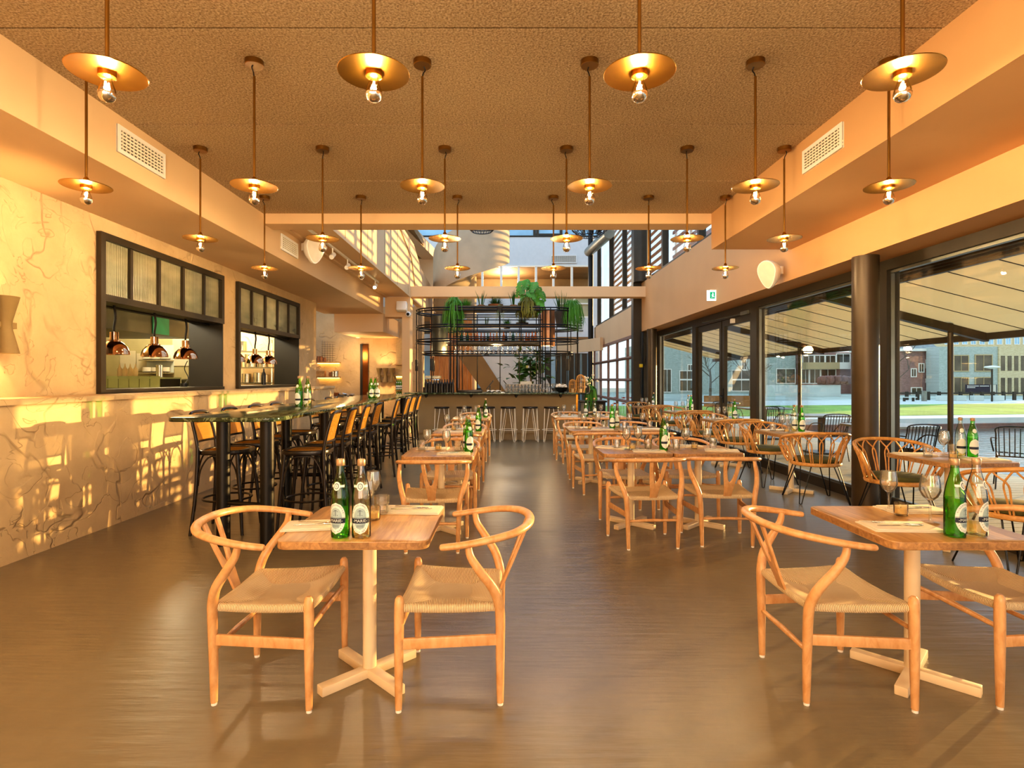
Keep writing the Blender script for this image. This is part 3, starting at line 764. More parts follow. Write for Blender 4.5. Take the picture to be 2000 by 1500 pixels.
# ------------------------------------------------------------------ wishbone chair (faces +y)
def mk_wishbone():
    e = empty('wishbone_chair'); W = M['beech']
    fl = {}
    for s in (-1, 1):
        leg = MB().tube([(s * .262, .215, .012), (s * .261, .214, .2), (s * .259, .213, .40), (s * .258, .212, .455), (s * .258, .212, .474), (s * .258, .212, .485)],
                        [.0145, .019, .0215, .021, .0185, .010], 12).build('leg', W, e)
        MB().cyl((s * .262, .215, 0), .0125, .013, 10).build('glide', M['white'], leg)
        pts = spline([(s * .208, -.212, .012), (s * .213, -.212, .20), (s * .222, -.212, .38), (s * .232, -.205, .45), (s * .254, -.180, .52), (s * .276, -.125, .60), (s * .279, -.088, .66), (s * .276, -.078, .712)], 4)
        rr = lerpl([.0145, .019, .021, .022, .021, .019, .0165, .014], 4)
        leg = MB().tube(pts, rr, 12, sc=(1.0, 1.0)).build('leg', W, e)
        MB().cyl((s * .208, -.212, 0), .0125, .013, 10).build('glide', M['white'], leg)
        MB().bar((s * .259, .205, .285), (s * .217, -.205, .285), .017, .046).build('side_stretcher', W, e, bev=.004)
    MB().tube([(-.258, .212, .342), (0, .212, .346), (.258, .212, .342)], [.010, .0135, .010], 10).build('stretcher', W, e)
    MB().tube([(-.215, -.212, .235), (0, -.212, .239), (.215, -.212, .235)], [.010, .0135, .010], 10).build('stretcher', W, e)
    half = [(.286, .035, .698), (.292, -.03, .706), (.289, -.11, .718), (.268, -.20, .732), (.215, -.282, .743), (.12, -.333, .750), (0, -.349, .752)]
    path = spline(half + [(-x, y, z) for x, y, z in half[-2::-1]], 5)
    n = len(path); rr = []
    for i in range(n):
        t = min(i, n - 1 - i) / (n / 2); rr.append(.0155 + .0035 * min(1, t * 1.3))
    rr[0] = rr[-1] = .010; path2 = [path[0] + (path[0] - path[1]).normalized() * .006] + path + [path[-1] + (path[-1] - path[-2]).normalized() * .006]
    rr2 = [.004] + rr[:]; rr2[1] = .0135; rr2[-1] = .0135; rr2.append(.004)
    MB().tube(path2, rr2, 12, sc=(1.1, .9)).build('arm_bow', W, e)
    # Y splat in a tilted plane
    a = Vector((0, -.212, .425)); b = Vector((0, -.338, .742)); L = (b - a).length; up = (b - a).normalized(); nrm = Vector((1, 0, 0)).cross(up)
    Mt = Matrix(((1, up.x, nrm.x), (0, up.y, nrm.y), (0, up.z, nrm.z)))
    f = .128
    right = [(.031, 0), (.034, .05), (.045, f - .005), (.058, f + .07), (.074, L), (.043, L), (.030, f + .09), (.018, f + .035), (.007, f + .010)]
    poly = right + [(0, f + .006)] + [(-x, y) for x, y in right[::-1]]
    MB().prism(poly, -.006, .006, Mt, a).build('back_splat', W, e, bev=.0025)
    # woven seat
    A = [Vector((-.252, .212, .452)), Vector((.252, .212, .452)), Vector((.216, -.205, .442)), Vector((-.216, -.205, .442))]
    C = Vector((0, .01, .398)); m = MB()
    for k in range(4):
        P, Q = A[k], A[(k + 1) % 4]; d = (Q - P); Ln = d.length; dn = d.normalized(); outw = Vector((dn.y, -dn.x, 0))
        if outw.dot((P + Q) / 2 - C) < 0: outw = -outw
        rows = [(-4, .0), (-3, .013), (-2, .018), (-1, .012), (0, 0)]
        S = [None] * 0
        def pt(t, j, P=P, Q=Q, d=d, outw=outw):
            e0 = P + d * t; sag = .016 * (4 * t * (1 - t)) if k == 0 else .006 * (4 * t * (1 - t))
            e0 = e0 - Vector((0, 0, sag))
            if j < 5:
                oz = [-.036, -.034, -.020, -.006, 0][j]; oo = [-.03, .004, .013, .009, 0][j]
                return e0 + outw * oo + Vector((0, 0, oz))
            s = (j - 4) / 7
            q = e0.lerp(C, s)
            q.z = e0.z * (1 - s) + C.z * s - .005 * sin(pi * s) - .007 * abs(2 * t - 1) ** 10 * sin(pi * min(1, s * 1.15))
            return q
        def fn(u, v): return pt(u, round(v * 11))
        def uvf(u, v, P=P, dn=dn):
            p = pt(u, round(v * 11)); return ((p - P).dot(dn) + .5, v)
        m.grid(fn, 12, 11, uvf)
    m.poly([p - Vector((0, 0, .036)) for p in A])
    m.build('seat', M['cord'], e, ang=50)
    return e
wishbone = Proto(mk_wishbone)

# ------------------------------------------------------------------ rattan armchair (faces +y)
def mk_rattan():
    e = empty('rattan_armchair'); W = M['rattan']
    ring = []
    for k in range(28):
        a = 2 * pi * k / 28; ring.append((.255 * cos(a), .235 * sin(a) - .01, .435))
    MB().tube(ring, .019, 8, True, sc=(.8, 1.1)).build('seat_ring', W, e)
    MB().lathe([(.001, .425), (.235, .425), (.238, .43), (.001, .432)], 24).build('seat_base', M['black'], e)
    MB().lathe([(.001, .445), (.19, .445), (.222, .455), (.228, .475), (.215, .495), (.15, .505), (.001, .508)], 24, (0, -.005, 0)).build('cushion', M['olive'], e)
    rail_h = [(.262, .09, .44), (.305, .125, .53), (.338, .12, .63), (.350, .06, .705), (.338, -.06, .745), (.285, -.20, .775), (.165, -.30, .795), (0, -.335, .80)]
    rail = spline(rail_h + [(-x, y, z) for x, y, z in rail_h[-2::-1]], 6)
    MB().tube(rail, .0165, 8).build('top_rail', W, e)
    # arched loops
    nl = 13; NR = len(rail) - 1
    def railp(t):
        x = t * NR; i = min(NR - 1, int(x)); return rail[i].lerp(rail[i + 1], x - i)
    def ringp(a): return Vector((.255 * cos(a), .235 * sin(a) - .01, .435))
    m = MB()
    for k in range(nl):
        tc = .16 + .68 * k / (nl - 1)
        ac = R(22) - R(224) * (k / (nl - 1))
        da = R(224) / (nl - 1) * .62; dt = .68 / (nl - 1) * .62
        top = railp(tc) - Vector((0, 0, .012))
        l0, l1 = ringp(ac + da), ringp(ac - da); h0, h1 = railp(tc - dt), railp(tc + dt)
        pts = [l0, l0.lerp(h0, .35), l0.lerp(h0, .68) , h0.lerp(top, .62) - Vector((0, 0, .035)), top, h1.lerp(top, .62) - Vector((0, 0, .035)), l1.lerp(h1, .68), l1.lerp(h1, .35), l1]
        m.tube(spline(pts, 4), .0065, 6, cap=False)
    m.build('back_loops', W, e)
    for sx in (-1, 1):
        for sy in (-1, 1):
            a = Vector((sx * .12, sy * .19, .42)); b = Vector((sx * .20, sy * .10, .42)); ft = Vector((sx * .262, sy * .255, .006))
            d = (b - a).normalized() * .016
            MB().tube([a, ft - d * .8, ft, ft + d * .8, b], .0062, 6).build('leg', M['black'], e)
    return e
rattan = Proto(mk_rattan)

# ------------------------------------------------------------------ bar stool with cane back (faces +y)
def mk_stool():
    e = empty('cane_bar_stool'); K = M['blackwood']
    out = rrect(.42, .42, .13, 6); inn = rrect(.34, .34, .10, 6)
    m = MB(); n = len(out)
    vs = []
    for z in (.715, .755):
        vs += [(x, y, z) for x, y in out]; vs += [(x, y, z) for x, y in inn]
    fs = []
    for k in range(n):
        l = (k + 1) % n
        fs += [(k, l, 2 * n + l, 2 * n + k), (n + l, n + k, 3 * n + k, 3 * n + l), (2 * n + k, 2 * n + l, 3 * n + l, 3 * n + k), (l, k, n + k, n + l)]
    m.add(vs, fs); st = m.build('seat_frame', K, e, bev=.006)
    m = MB(); m.grid(lambda u, v: Vector((-.172 + .344 * u, -.172 + .344 * v, .748)), 1, 1, lambda u, v: (u * .344, v * .344)); m.build('cane_seat', M['cane'], e, False)
    for s in (-1, 1):
        MB().tube([(s * .17, .16, .72), (s * .195, .195, .35), (s * .215, .22, 0)], [.019, .017, .013], 10).build('leg', K, e)
        pts = spline([(s * .215, -.235, 0), (s * .19, -.20, .35), (s * .178, -.185, .72), (s * .178, -.20, .86), (s * .17, -.24, 1.02), (s * .145, -.262, 1.085)], 4)
        MB().tube(pts, lerpl([.013, .017, .018, .015, .014, .012], 4), 10).build('leg', K, e)
    MB().tube(spline([(-.17, -.24, 1.02), (-.15, -.262, 1.085), (0, -.275, 1.098), (.15, -.262, 1.085), (.17, -.24, 1.02)], 5), .014, 8).build('top_rail', K, e)
    MB().tube(spline([(-.178, -.195, .83), (0, -.225, .83), (.178, -.195, .83)], 5), .011, 8).build('back_rail', K, e)
    m = MB()
    def bk(u, v):
        x = -.17 + .34 * u; z = .835 + .245 * v; y = -.198 - .062 * v ** 1.2 - .022 * (1 - (2 * u - 1) ** 2); return Vector((x, y, z))
    m.grid(bk, 8, 4, lambda u, v: (u * .34, v * .25)); m.build('cane_back', M['cane'], e)
    rg = [(.205 * cos(2 * pi * k / 24), .208 * sin(2 * pi * k / 24) - .002, .30) for k in range(24)]
    MB().tube(rg, .010, 6, True, sc=(1, 1)).build('foot_ring', K, e)
    m = MB()
    for a, b in (((-.19, .17), (.19, .17)), ((-.185, -.185), (.185, -.185)), ((-.185, -.18), (-.185, .17)), ((.185, -.18), (.185, .17))):
        p = Vector((a[0], a[1], .44)); q = Vector((b[0], b[1], .44)); c = (p + q) / 2
        m.tube(spline([p, p.lerp(c, .12) + Vector((0, 0, .14)), p.lerp(c, .5) + Vector((0, 0, .25)), c + Vector((0, 0, .265)), q.lerp(c, .5) + Vector((0, 0, .25)), q.lerp(c, .12) + Vector((0, 0, .14)), q], 4), .008, 6)
    m.build('bentwood_arch', K, e)
    return e
stool = Proto(mk_stool)

# ------------------------------------------------------------------ white hairpin bar stool
def mk_hairpin():
    e = empty('hairpin_bar_stool')
    MB().lathe([(.001, .745), (.165, .745), (.172, .755), (.172, .77), (.165, .78), (.001, .78)], 24).build('seat', M['blackwood'], e)
    for k in range(4):
        a = pi / 4 + k * pi / 2; c = Vector((cos(a), sin(a), 0)); t = Vector((-sin(a), cos(a), 0))
        pts = [c * .135 + t * .075 + Vector((0, 0, .745)), c * .222 + t * .018 + Vector((0, 0, .02)), c * .225 + Vector((0, 0, .007)), c * .222 - t * .018 + Vector((0, 0, .02)), c * .135 - t * .075 + Vector((0, 0, .745))]
        MB().tube(pts, .0075, 6).build('leg', M['whitemetal'], e)
    MB().tube([(.205 * cos(2 * pi * k / 24), .205 * sin(2 * pi * k / 24), .27) for k in range(24)], .0065, 6, True).build('foot_ring', M['whitemetal'], e)
    return e
hairpin = Proto(mk_hairpin)

# ------------------------------------------------------------------ dining table
def mk_table():
    e = empty('dining_table')
    t = MB().prism(rrect(.64, .66, .05, 5), .689, .725).build('tabletop', M['oak'], e, bev=.004)
    MB().prism(rrect(.6406, .6606, .0503, 5), .694, .7205).build('edge_grain', M['oakrim'], t)
    MB().cyl((0, 0, .04), .032, .65, 20).build('pedestal', M['cream'], e)
    m = MB(); m.box((0, 0, .021), (.505, .052, .042), R(45)); b = m.build('base_bar', M['cream'], e, bev=.004)
    m = MB(); m.box((0, 0, .021), (.505, .052, .0418), R(-45)); m.build('base_bar', M['cream'], e, bev=.004)
    MB().box((0, 0, .68), (.3, .3, .016)).build('mounting_plate', M['cream'], e, False)
    return e
table = Proto(mk_table)

# ------------------------------------------------------------------ bottles
def text_polys(body, size):
    cu = bpy.data.curves.new('t', 'FONT'); cu.body = body; cu.size = size; cu.align_x = 'CENTER'; cu.align_y = 'CENTER'; cu.resolution_u = 2
    o = bpy.data.objects.new('t', cu); COL.objects.link(o)
    dg = bpy.context.evaluated_depsgraph_get(); dg.update()
    me = bpy.data.meshes.new_from_object(o.evaluated_get(dg))
    vs = [v.co.copy() for v in me.vertices]; fs = [tuple(p.vertices) for p in me.polygons]
    bpy.data.objects.remove(o); bpy.data.curves.remove(cu); bpy.data.meshes.remove(me)
    return vs, fs
def wrap(x, z, r, off=0.0):
    a = x / r - pi / 2; return Vector(((r + off) * cos(a), (r + off) * sin(a), z))
PROF = [(.0385, .004), (.0395, .012), (.0395, .165), (.038, .185), (.031, .225), (.021, .262), (.0155, .285), (.0145, .318), (.0145, .322)]
def prof_r(z):
    for (r0, z0), (r1, z1) in zip(PROF[:-1], PROF[1:]):
        if z0 <= z <= z1: return r0 + (r1 - r0) * (z - z0) / (z1 - z0)
    return .0145
def mk_bottle(clear, detail=True):
    def fn():
        e = empty('water_bottle')
        MB().lathe([(.001, .010), (.03, .002)] + PROF, 20).build('body', M['clear' if clear else 'green'], e)
        lv = .055 if clear else .165
        pr = [(.001, .012), (.034, .006)] + [(max(.004, prof_r(z) - .003), z) for z in (.014, .03, lv * .5 + .01, lv)] + [(.001, lv)]
        MB().lathe(pr, 16).build('water', M['clearwater' if clear else 'greendeep'], e)
        MB().lathe([(.0155, .305), (.017, .307), (.017, .329), (.015, .333), (.001, .333)], 16).build('cap', M['capmetal'], e)
        # oval label: paper, blue inner oval, navy band, lettering
        r0 = .0395; cz = .088; aw, ah = .041, .066
        def oval(sx, sz, off, n=28):
            m = MB(); pts = []
            m.grid(lambda u, v: wrap((2 * u - 1) * aw * sx * math.sqrt(max(0, 1 - (2 * v - 1) ** 2)) , cz + (2 * v - 1) * ah * sz, r0, off), 10, 16); return m
        lab = oval(1, 1, .0005).build('label', M['labelwhite'], e)
        oval(.66, .70, .0009).build('label_field', M['labelblue'], lab)
        nb = MB(); nb.grid(lambda u, v: wrap((2 * u - 1) * .0405, cz - .010 + (v - .5) * .021, r0, .0013), 10, 1); nb.grid(lambda u, v: wrap((2 * u - 1) * .0405, cz + .0035 + (v - .5) * .0012, r0, .0013), 10, 1)
        nb.build('name_band', M['navy'], lab)
        if detail:
            tm = MB(); vs, fs = text_polys('-MARIE-', .0175)
            tm.add([wrap(p.x * .98, cz - .010 + p.y, r0, .0019) for p in vs], fs); tm.build('lettering', M['labelwhite'], lab, False)
            im = MB()
            for txt, top in (('MINERALENWATER', True), ('STELLA MARIS', False)):
                n = len(txt)
                for i, ch in enumerate(txt):
                    if ch == ' ': continue
                    vs, fs = text_polys(ch, .0085)
                    t = (i - (n - 1) / 2) / ((n - 1) / 2) * R(66)
                    ex, ez = .84 * aw * sin(t), .86 * ah * cos(t)
                    if not top: ez = -ez
                    rot = -t * .75 if top else t * .75
                    im.add([wrap(ex + p.x * cos(rot) - p.y * sin(rot), cz + ez + p.x * sin(rot) + p.y * cos(rot), r0, .0012) for p in vs], fs)
            # small crest of crossed strokes above the band, fine lines below
            for x0, z0, x1, z1 in ((-.009, .012, .009, .030), (.009, .012, -.009, .030), (0, .010, 0, .036), (-.006, .033, .006, .033)):
                d = Vector((x1 - x0, z1 - z0)).normalized() * .0012; nx, nz = -d.y, d.x
                im.add([wrap(x + a * nx, cz + z + a * nz, r0, .0013) for x, z, a in ((x0, z0, 1), (x1, z1, 1), (x1, z1, -1), (x0, z0, -1))], [(0, 1, 2, 3)])
            for z in (-.027, -.030, -.033, -.036):
                im.grid(lambda u, v: wrap((2 * u - 1) * .014, cz + z + (v - .5) * .001, r0, .0013), 4, 1)
            im.build('fine_print', M['labelink'], lab, False)
        # neck label: round medallion on a pale collar
        def nk(x, z, off):
            r = prof_r(z) ; return wrap(x, z, r, off)
        ncl = MB(); ncl.grid(lambda u, v: nk((2 * u - 1) * .034, .222 + (v - .5) * .010, .0006), 12, 1)
        ncl.grid(lambda u, v: nk((2 * u - 1) * .0155 * math.sqrt(max(0, 1 - (2 * v - 1) ** 2)), .222 + (2 * v - 1) * .019, .0009), 8, 10)
        nl = ncl.build('neck_label', M['labelwhite'], e)
        k = MB(); k.grid(lambda u, v: nk((2 * u - 1) * .010 * math.sqrt(max(0, 1 - (2 * v - 1) ** 2)), .222 + (2 * v - 1) * .0125, .0012), 8, 8); k2 = k.build('medallion', M['labelink'], nl)
        k = MB(); k.grid(lambda u, v: nk((2 * u - 1) * .0075 * math.sqrt(max(0, 1 - (2 * v - 1) ** 2)), .222 + (2 * v - 1) * .0095, .0015), 8, 8); k.build('medallion_field', M['labelwhite'], nl)
        if detail:
            vs, fs = text_polys('S', .014); k = MB(); k.add([nk(p.x, .222 + p.y, .0019) for p in vs], fs); k.build('monogram', M['labelink'], nl, False)
        return e
    return fn
bot_g = Proto(mk_bottle(False)); bot_c = Proto(mk_bottle(True))
def mk_bot_far(clear):
    def fn():
        e = empty('water_bottle')
        MB().lathe([(.001, .010), (.03, .002)] + PROF[::1], 12).build('body', M['clear' if clear else 'green'], e)
        lv = .06 if clear else .165
        MB().lathe([(.001, .012), (.034, .006)] + [(max(.004, prof_r(z) - .003), z) for z in (.014, .04, lv)] + [(.001, lv)], 10).build('water', M['clearwater' if clear else 'greendeep'], e)
        MB().lathe([(.0155, .305), (.017, .307), (.017, .329), (.001, .333)], 10).build('cap', M['capmetal'], e)
        r0 = .0395; cz = .088
        lab = MB(); lab.grid(lambda u, v: wrap((2 * u - 1) * .041 * math.sqrt(max(0, 1 - (2 * v - 1) ** 2)), cz + (2 * v - 1) * .066, r0, .0006), 8, 10); lab = lab.build('label', M['labelwhite'], e)
        nb = MB(); nb.grid(lambda u, v: wrap((2 * u - 1) * .0405, cz - .010 + (v - .5) * .021, r0, .0013), 8, 1); nb.build('name_band', M['navy'], lab)
        nl = MB(); nl.grid(lambda u, v: wrap((2 * u - 1) * .0155 * math.sqrt(max(0, 1 - (2 * v - 1) ** 2)), .222 + (2 * v - 1) * .019, prof_r(.222 + (2 * v - 1) * .019), .0009), 6, 6); nl.build('neck_label', M['labelwhite'], e)
        return e
    return fn
bf_g = Proto(mk_bot_far(False)); bf_c = Proto(mk_bot_far(True))

# ------------------------------------------------------------------ glasses, candles, napkins, cutlery
def one(name, mb_fn, mat, **k):
    def fn():
        return mb_fn().build(name, M[mat], None, **k)
    return Proto(fn)
def wg():
    return MB().lathe_open([(.034, .001), (.030, .004), (.006, .009), (.0042, .02), (.0042, .085), (.010, .095), (.028, .112), (.0395, .138), (.038, .165), (.0315, .205), (.0308, .205), (.037, .166), (.0385, .140), (.027, .114), (.008, .098)], 20)
wine_glass = one('wine_glass', wg, 'wine')
def tb():
    return MB().lathe_open([(.001, .003), (.030, .002), (.0315, .006), (.0335, .05), (.0375, .054), (.039, .092), (.0375, .092), (.036, .056), (.0315, .05), (.029, .014), (.001, .012)], 12)
tumbler = one('tumbler', tb, 'wine', ang=25)
def mk_vot():
    e = empty('votive_candle')
    MB().lathe_open([(.001, .002), (.028, .002), (.030, .006), (.031, .062), (.029, .062), (.028, .010), (.001, .008)], 18).build('glass_holder', M['votive'], e)
    MB().lathe([(.001, .011), (.027, .011), (.0275, .036), (.001, .035)], 18).build('wax', M['wax'], e)
    MB().cyl((0, 0, .035), .001, .008, 5).build('wick', M['black'], e)
    return e
votive = Proto(mk_vot)
def nap():
    m = MB(); m.prism(rrect(.30, .17, .006, 2), 0, .006); m.prism([(x + .004, y - .003) for x, y in rrect(.285, .155, .006, 2)], .006, .012); return m
napkin = one('folded_napkin', nap, 'napkin', bev=.0015)
def fork():
    m = MB(); m.prism([(-.1, -.004), (-.03, -.002), (.02, -.003), (.035, -.010), (.05, -.0115), (.05, .0115), (.035, .010), (.02, .003), (-.03, .002), (-.1, .004)], 0, .0022)
    for k in range(4): m.span((.048, -.0115 + k * .0068, 0), (.09, -.0088 + k * .0068, .0022))
    return m
fork_p = one('fork', fork, 'steel', bev=.0006)
def knife():
    return MB().prism([(-.105, -.005), (-.01, -.0055), (0, -.003), (.01, -.008), (.08, -.0085), (.105, .002), (.10, .006), (.0, .005), (-.105, .005)], 0, .0025)
knife_p = one('table_knife', knife, 'steel', bev=.0006)

# ------------------------------------------------------------------ pendant lamp (origin at ceiling)
HD = .83   # disc below ceiling
def mk_pendant():
    e = empty('disc_pendant_lamp')
    MB().lathe([(.06, 0), (.06, -.032), (.056, -.036), (.001, -.036)], 22).build('ceiling_canopy', M['brassdark'], e)
    MB().tube(spline([(0.012, 0, -.034), (.022, 0, -.055), (.006, 0, -.085), (0, 0, -.12)], 5), .004, 6).build('flex', M['black'], e)
    MB().tube([(0, 0, -.105), (0, 0, -HD + .045)], .0085, 10).build('rod', M['brassdark'], e)
    MB().lathe([(.009, -HD + .055), (.016, -HD + .045), (.02, -HD + .012), (.036, -HD + .006), (.036, -HD - .0), (.001, -HD)], 16).build('socket_cover', M['brass'], e)
    MB().lathe([(.001, -HD + .002), (.147, -HD - .004), (.149, -HD - .006), (.147, -HD - .008), (.001, -HD - .003)], 40).build('disc_shade', M['brass'], e)
    MB().lathe([(.001, -HD - .003), (.034, -HD - .003), (.034, -HD - .022), (.028, -HD - .026), (.001, -HD - .026)], 18).build('bulb_collar', M['brass'], e)
    b = MB().lathe_open([(.018, -HD - .024), (.018, -HD - .034), (.022, -HD - .05), (.031, -HD - .073), (.035, -HD - .092)], 18).build('bulb', M['bulb'], e)
    MB().lathe_open([(.035, -HD - .092), (.034, -HD - .104), (.028, -HD - .117), (.016, -HD - .126), (.001, -HD - .129)], 18).build('mirror_crown', M['chrome'], b)
    MB().tube([(-.008, 0, -HD - .045), (-.005, 0, -HD - .078), (.005, 0, -HD - .078), (.008, 0, -HD - .045)], .0035, 5).build('filament', M['filament'], b)
    l = bpy.data.lights.new('bulb_light', 'POINT'); l.energy = LAMP_W; l.color = (1, .77, .47); l.shadow_soft_size = .012
    lo = bpy.data.objects.new('bulb_light', l); COL.objects.link(lo); lo.parent = e; lo.location = (0, .0, -HD - .062)
    return e
LAMP_W = 26.0
pendant = Proto(mk_pendant)
# ------------------------------------------------------------------ pendants
LY = [2.354, 3.737, 5.137, 6.51]; LX = [-2.79, -1.67, -.55, .565, 1.67, 2.56]
rown = ['front row of lamps', 'second row of lamps', 'third row of lamps', 'back row of lamps']
coln = ['beside the bulkhead with two hatches', 'second from the hatch side', 'third from the hatch side', 'third from the window side', 'second from the window side', 'beside the window bulkhead']
for r, y in enumerate(LY):
    for c, x in enumerate(LX):
        if r == 0 and c in (0, 5): continue
        pendant((x, y, ZC), random.uniform(0, 6.28), 'brass disc pendant, %s, %s' % (rown[r], coln[c]), 'pendant lamp', 'brass disc pendants hanging in a grid')
# ------------------------------------------------------------------ dining tables and chairs
N, S_, E_, W_ = 0.0, pi, -pi / 2, pi / 2     # facing +y, -y, +x, -x
G_T = 'oak cafe tables on cream cross bases'
tabs = {'T1': (-.64, 2.655), 'T2': (-.59, 5.2), 'T3': (-.59, 7.3), 'T4': (-.58, 9.85), 'R1': (1.925, 2.65),
        'P1a': (1.21, 5.38), 'P1b': (1.855, 5.38), 'P2a': (1.17, 7.62), 'P2b': (1.815, 7.62), 'P3a': (1.19, 10.15), 'P3b': (1.835, 10.15),
        'W1': (3.74, 4.72), 'W2': (3.56, 6.97), 'W3': (3.60, 9.08), 'W4': (3.60, 11.35), 'W5': (3.45, 13.5)}
nm = {'T1': 'front table before the cane stools', 'T2': 'second table of the bar row', 'T3': 'third table of the bar row', 'T4': 'fourth table, closest to the bar',
      'R1': 'front table before the round column', 'P1a': 'first joined tables, aisle half', 'P1b': 'first joined tables, window half', 'P2a': 'second joined tables, aisle half', 'P2b': 'second joined tables, window half',
      'P3a': 'joined tables by the bar, aisle half', 'P3b': 'joined tables by the bar, window half', 'W1': 'window table beside the round column', 'W2': 'first window table past the column',
      'W3': 'second window table past the column', 'W4': 'third window table past the column', 'W5': 'last window table by the sectional door'}
HT = {}
for k, (x, y) in tabs.items():
    w = k[0] == 'W'
    table((x, y, 0), R(3) if w else 0, 'square oak table on cream cross base, ' + nm[k], 'table', G_T, (1, 1, 1.02) if w else None)
    HT[k] = .725 * (1.02 if w else 1)
G_C = 'light wishbone chairs with woven seats'
def wb(x, y, rz, lab): wishbone((x, y, 0), rz, 'wishbone chair with woven seat, ' + lab, 'chair', G_C)
wb(-1.037, 2.617, E_, 'hatch side of the front table before the cane stools')
wb(-.232, 2.618, W_, 'aisle side of the front table before the cane stools')
wb(1.508, 2.617, E_ , 'aisle side of the front table before the round column')
wb(2.315, 2.64, W_, 'window side of the front table before the round column')
for k, dy0, dy1 in (('T2', -.49, .50), ('T3', -.48, .50), ('T4', -.62, .5)):
    x, y = tabs[k]
    wb(x, y + dy0, R(1), 'back toward us, at ' + nm[k]); wb(x + .03, y + dy1, S_ + R(2), 'facing us, at ' + nm[k])
for k, x, y, rz in (('P1a', 1.20, 4.815, R(5)), ('P1b', 1.86, 4.88, R(-2)), ('P2a', 1.15, 6.98, R(3)), ('P2b', 1.80, 7.02, R(-1)), ('P3a', 1.16, 9.45, R(2)), ('P3b', 1.82, 9.5, R(-2))):
    wb(x, y, rz, 'back toward us, at ' + nm[k])
for k, x, y, rz in (('P1a', 1.22, 5.77, S_ + R(-3)), ('P1b', 1.86, 5.79, S_ + R(2)), ('P2a', 1.15, 8.03, S_ + R(4)), ('P2b', 1.83, 8.05, S_), ('P3a', 1.18, 10.55, S_ + R(-3)), ('P3b', 1.83, 10.6, S_)):
    wb(x, y, rz, 'facing us, at ' + nm[k])
G_R = 'rattan armchairs at the windows'
def rt(x, y, rz, lab): rattan((x, y, 0), rz, 'rattan armchair with olive cushion, ' + lab, 'chair', G_R)
rt(3.70, 4.05, R(0), 'back toward us, at ' + nm['W1']); rt(3.72, 5.32, S_ + R(-8), 'facing us, at ' + nm['W1'])
rt(3.58, 6.47, R(-6), 'back toward us, at ' + nm['W2']); rt(3.52, 7.50, S_ + R(12), 'facing us, at ' + nm['W2'])
rt(3.56, 8.56, R(-4), 'back toward us, at ' + nm['W3']); rt(3.50, 9.62, S_ + R(10), 'facing us, at ' + nm['W3'])
rt(3.66, 10.85, R(-4), 'back toward us, at ' + nm['W4']); rt(3.55, 11.9, S_ + R(8), 'facing us, at ' + nm['W4'])
rt(3.55, 12.98, R(-4), 'back toward us, at ' + nm['W5']); rt(3.40, 14.05, S_ + R(8), 'facing us, at ' + nm['W5'])

# ------------------------------------------------------------------ table ware
cnt = {}
def put(proto, k, dx, dy, lab, cat, grp, rz=0.0, z=0.0, sc=None):
    x, y = tabs[k]
    return proto((x + dx, y + dy, HT[k] + z), rz, lab + ', on ' + nm[k], cat, grp, sc)
GB = 'labelled water bottles'; GW = 'wine glasses on the dining tables'; GT = 'tumblers on the dining tables'; GN = 'folded napkins'; GV = 'votive candles'; GF = 'forks on napkins'; GK = 'knives on napkins'
def setting(k, dx, dy, rz, which, near=True):
    put(napkin, k, dx, dy, 'folded napkin %s' % which, 'napkin', GN, rz)
    if near:
        c, s = cos(rz), sin(rz)
        put(knife_p, k, dx - s * -.012, dy + c * -.012, 'knife on the napkin %s' % which, 'knife', GK, rz + R(4), .0125)
        put(fork_p, k, dx - s * .014, dy + c * .014, 'fork on the napkin %s' % which, 'fork', GF, rz + R(-16), .0152)
# front table by the stools
def pos(k, x, y): return x - tabs[k][0], y - tabs[k][1]
put(bot_g, 'T1', *pos('T1', -.702, 2.395), 'green glass water bottle', 'bottle', GB, R(-14)); put(bot_c, 'T1', *pos('T1', -.612, 2.392), 'clear glass water bottle', 'bottle', GB, R(6))
setting('T1', *pos('T1', -.855, 2.57), R(8), 'behind the green bottle'); setting('T1', *pos('T1', -.475, 2.87), R(-3), 'along the far edge')
put(wine_glass, 'T1', *pos('T1', -.672, 2.86), 'taller wine glass behind the clear bottle', 'glass', GW); put(wine_glass, 'T1', *pos('T1', -.665, 2.70), 'smaller wine glass close behind the clear bottle', 'glass', GW, 0, 0, .9)
put(tumbler, 'T1', *pos('T1', -.615, 2.80), 'faceted water tumbler', 'glass', GT); put(votive, 'T1', *pos('T1', -.628, 2.69), 'small votive candle in glass', 'candle', GV)
# front table by the column
put(bot_g, 'R1', *pos('R1', 1.930, 2.405), 'green glass water bottle', 'bottle', GB, R(22)); put(bot_c, 'R1', *pos('R1', 2.035, 2.42), 'clear glass water bottle', 'bottle', GB, R(30))
setting('R1', *pos('R1', 1.79, 2.545), R(-4), 'near the green bottle'); setting('R1', *pos('R1', 2.09, 2.88), R(2), 'along the far edge')
put(wine_glass, 'R1', *pos('R1', 1.995, 2.63), 'wine glass beside the green bottle', 'glass', GW, 0, 0, 1.1); put(wine_glass, 'R1', *pos('R1', 1.965, 2.87), 'wine glass beside the candle', 'glass', GW)
put(votive, 'R1', *pos('R1', 1.96, 2.775), 'small votive candle in glass', 'candle', GV); put(tumbler, 'R1', *pos('R1', 2.17, 2.7), 'faceted water tumbler', 'glass', GT)
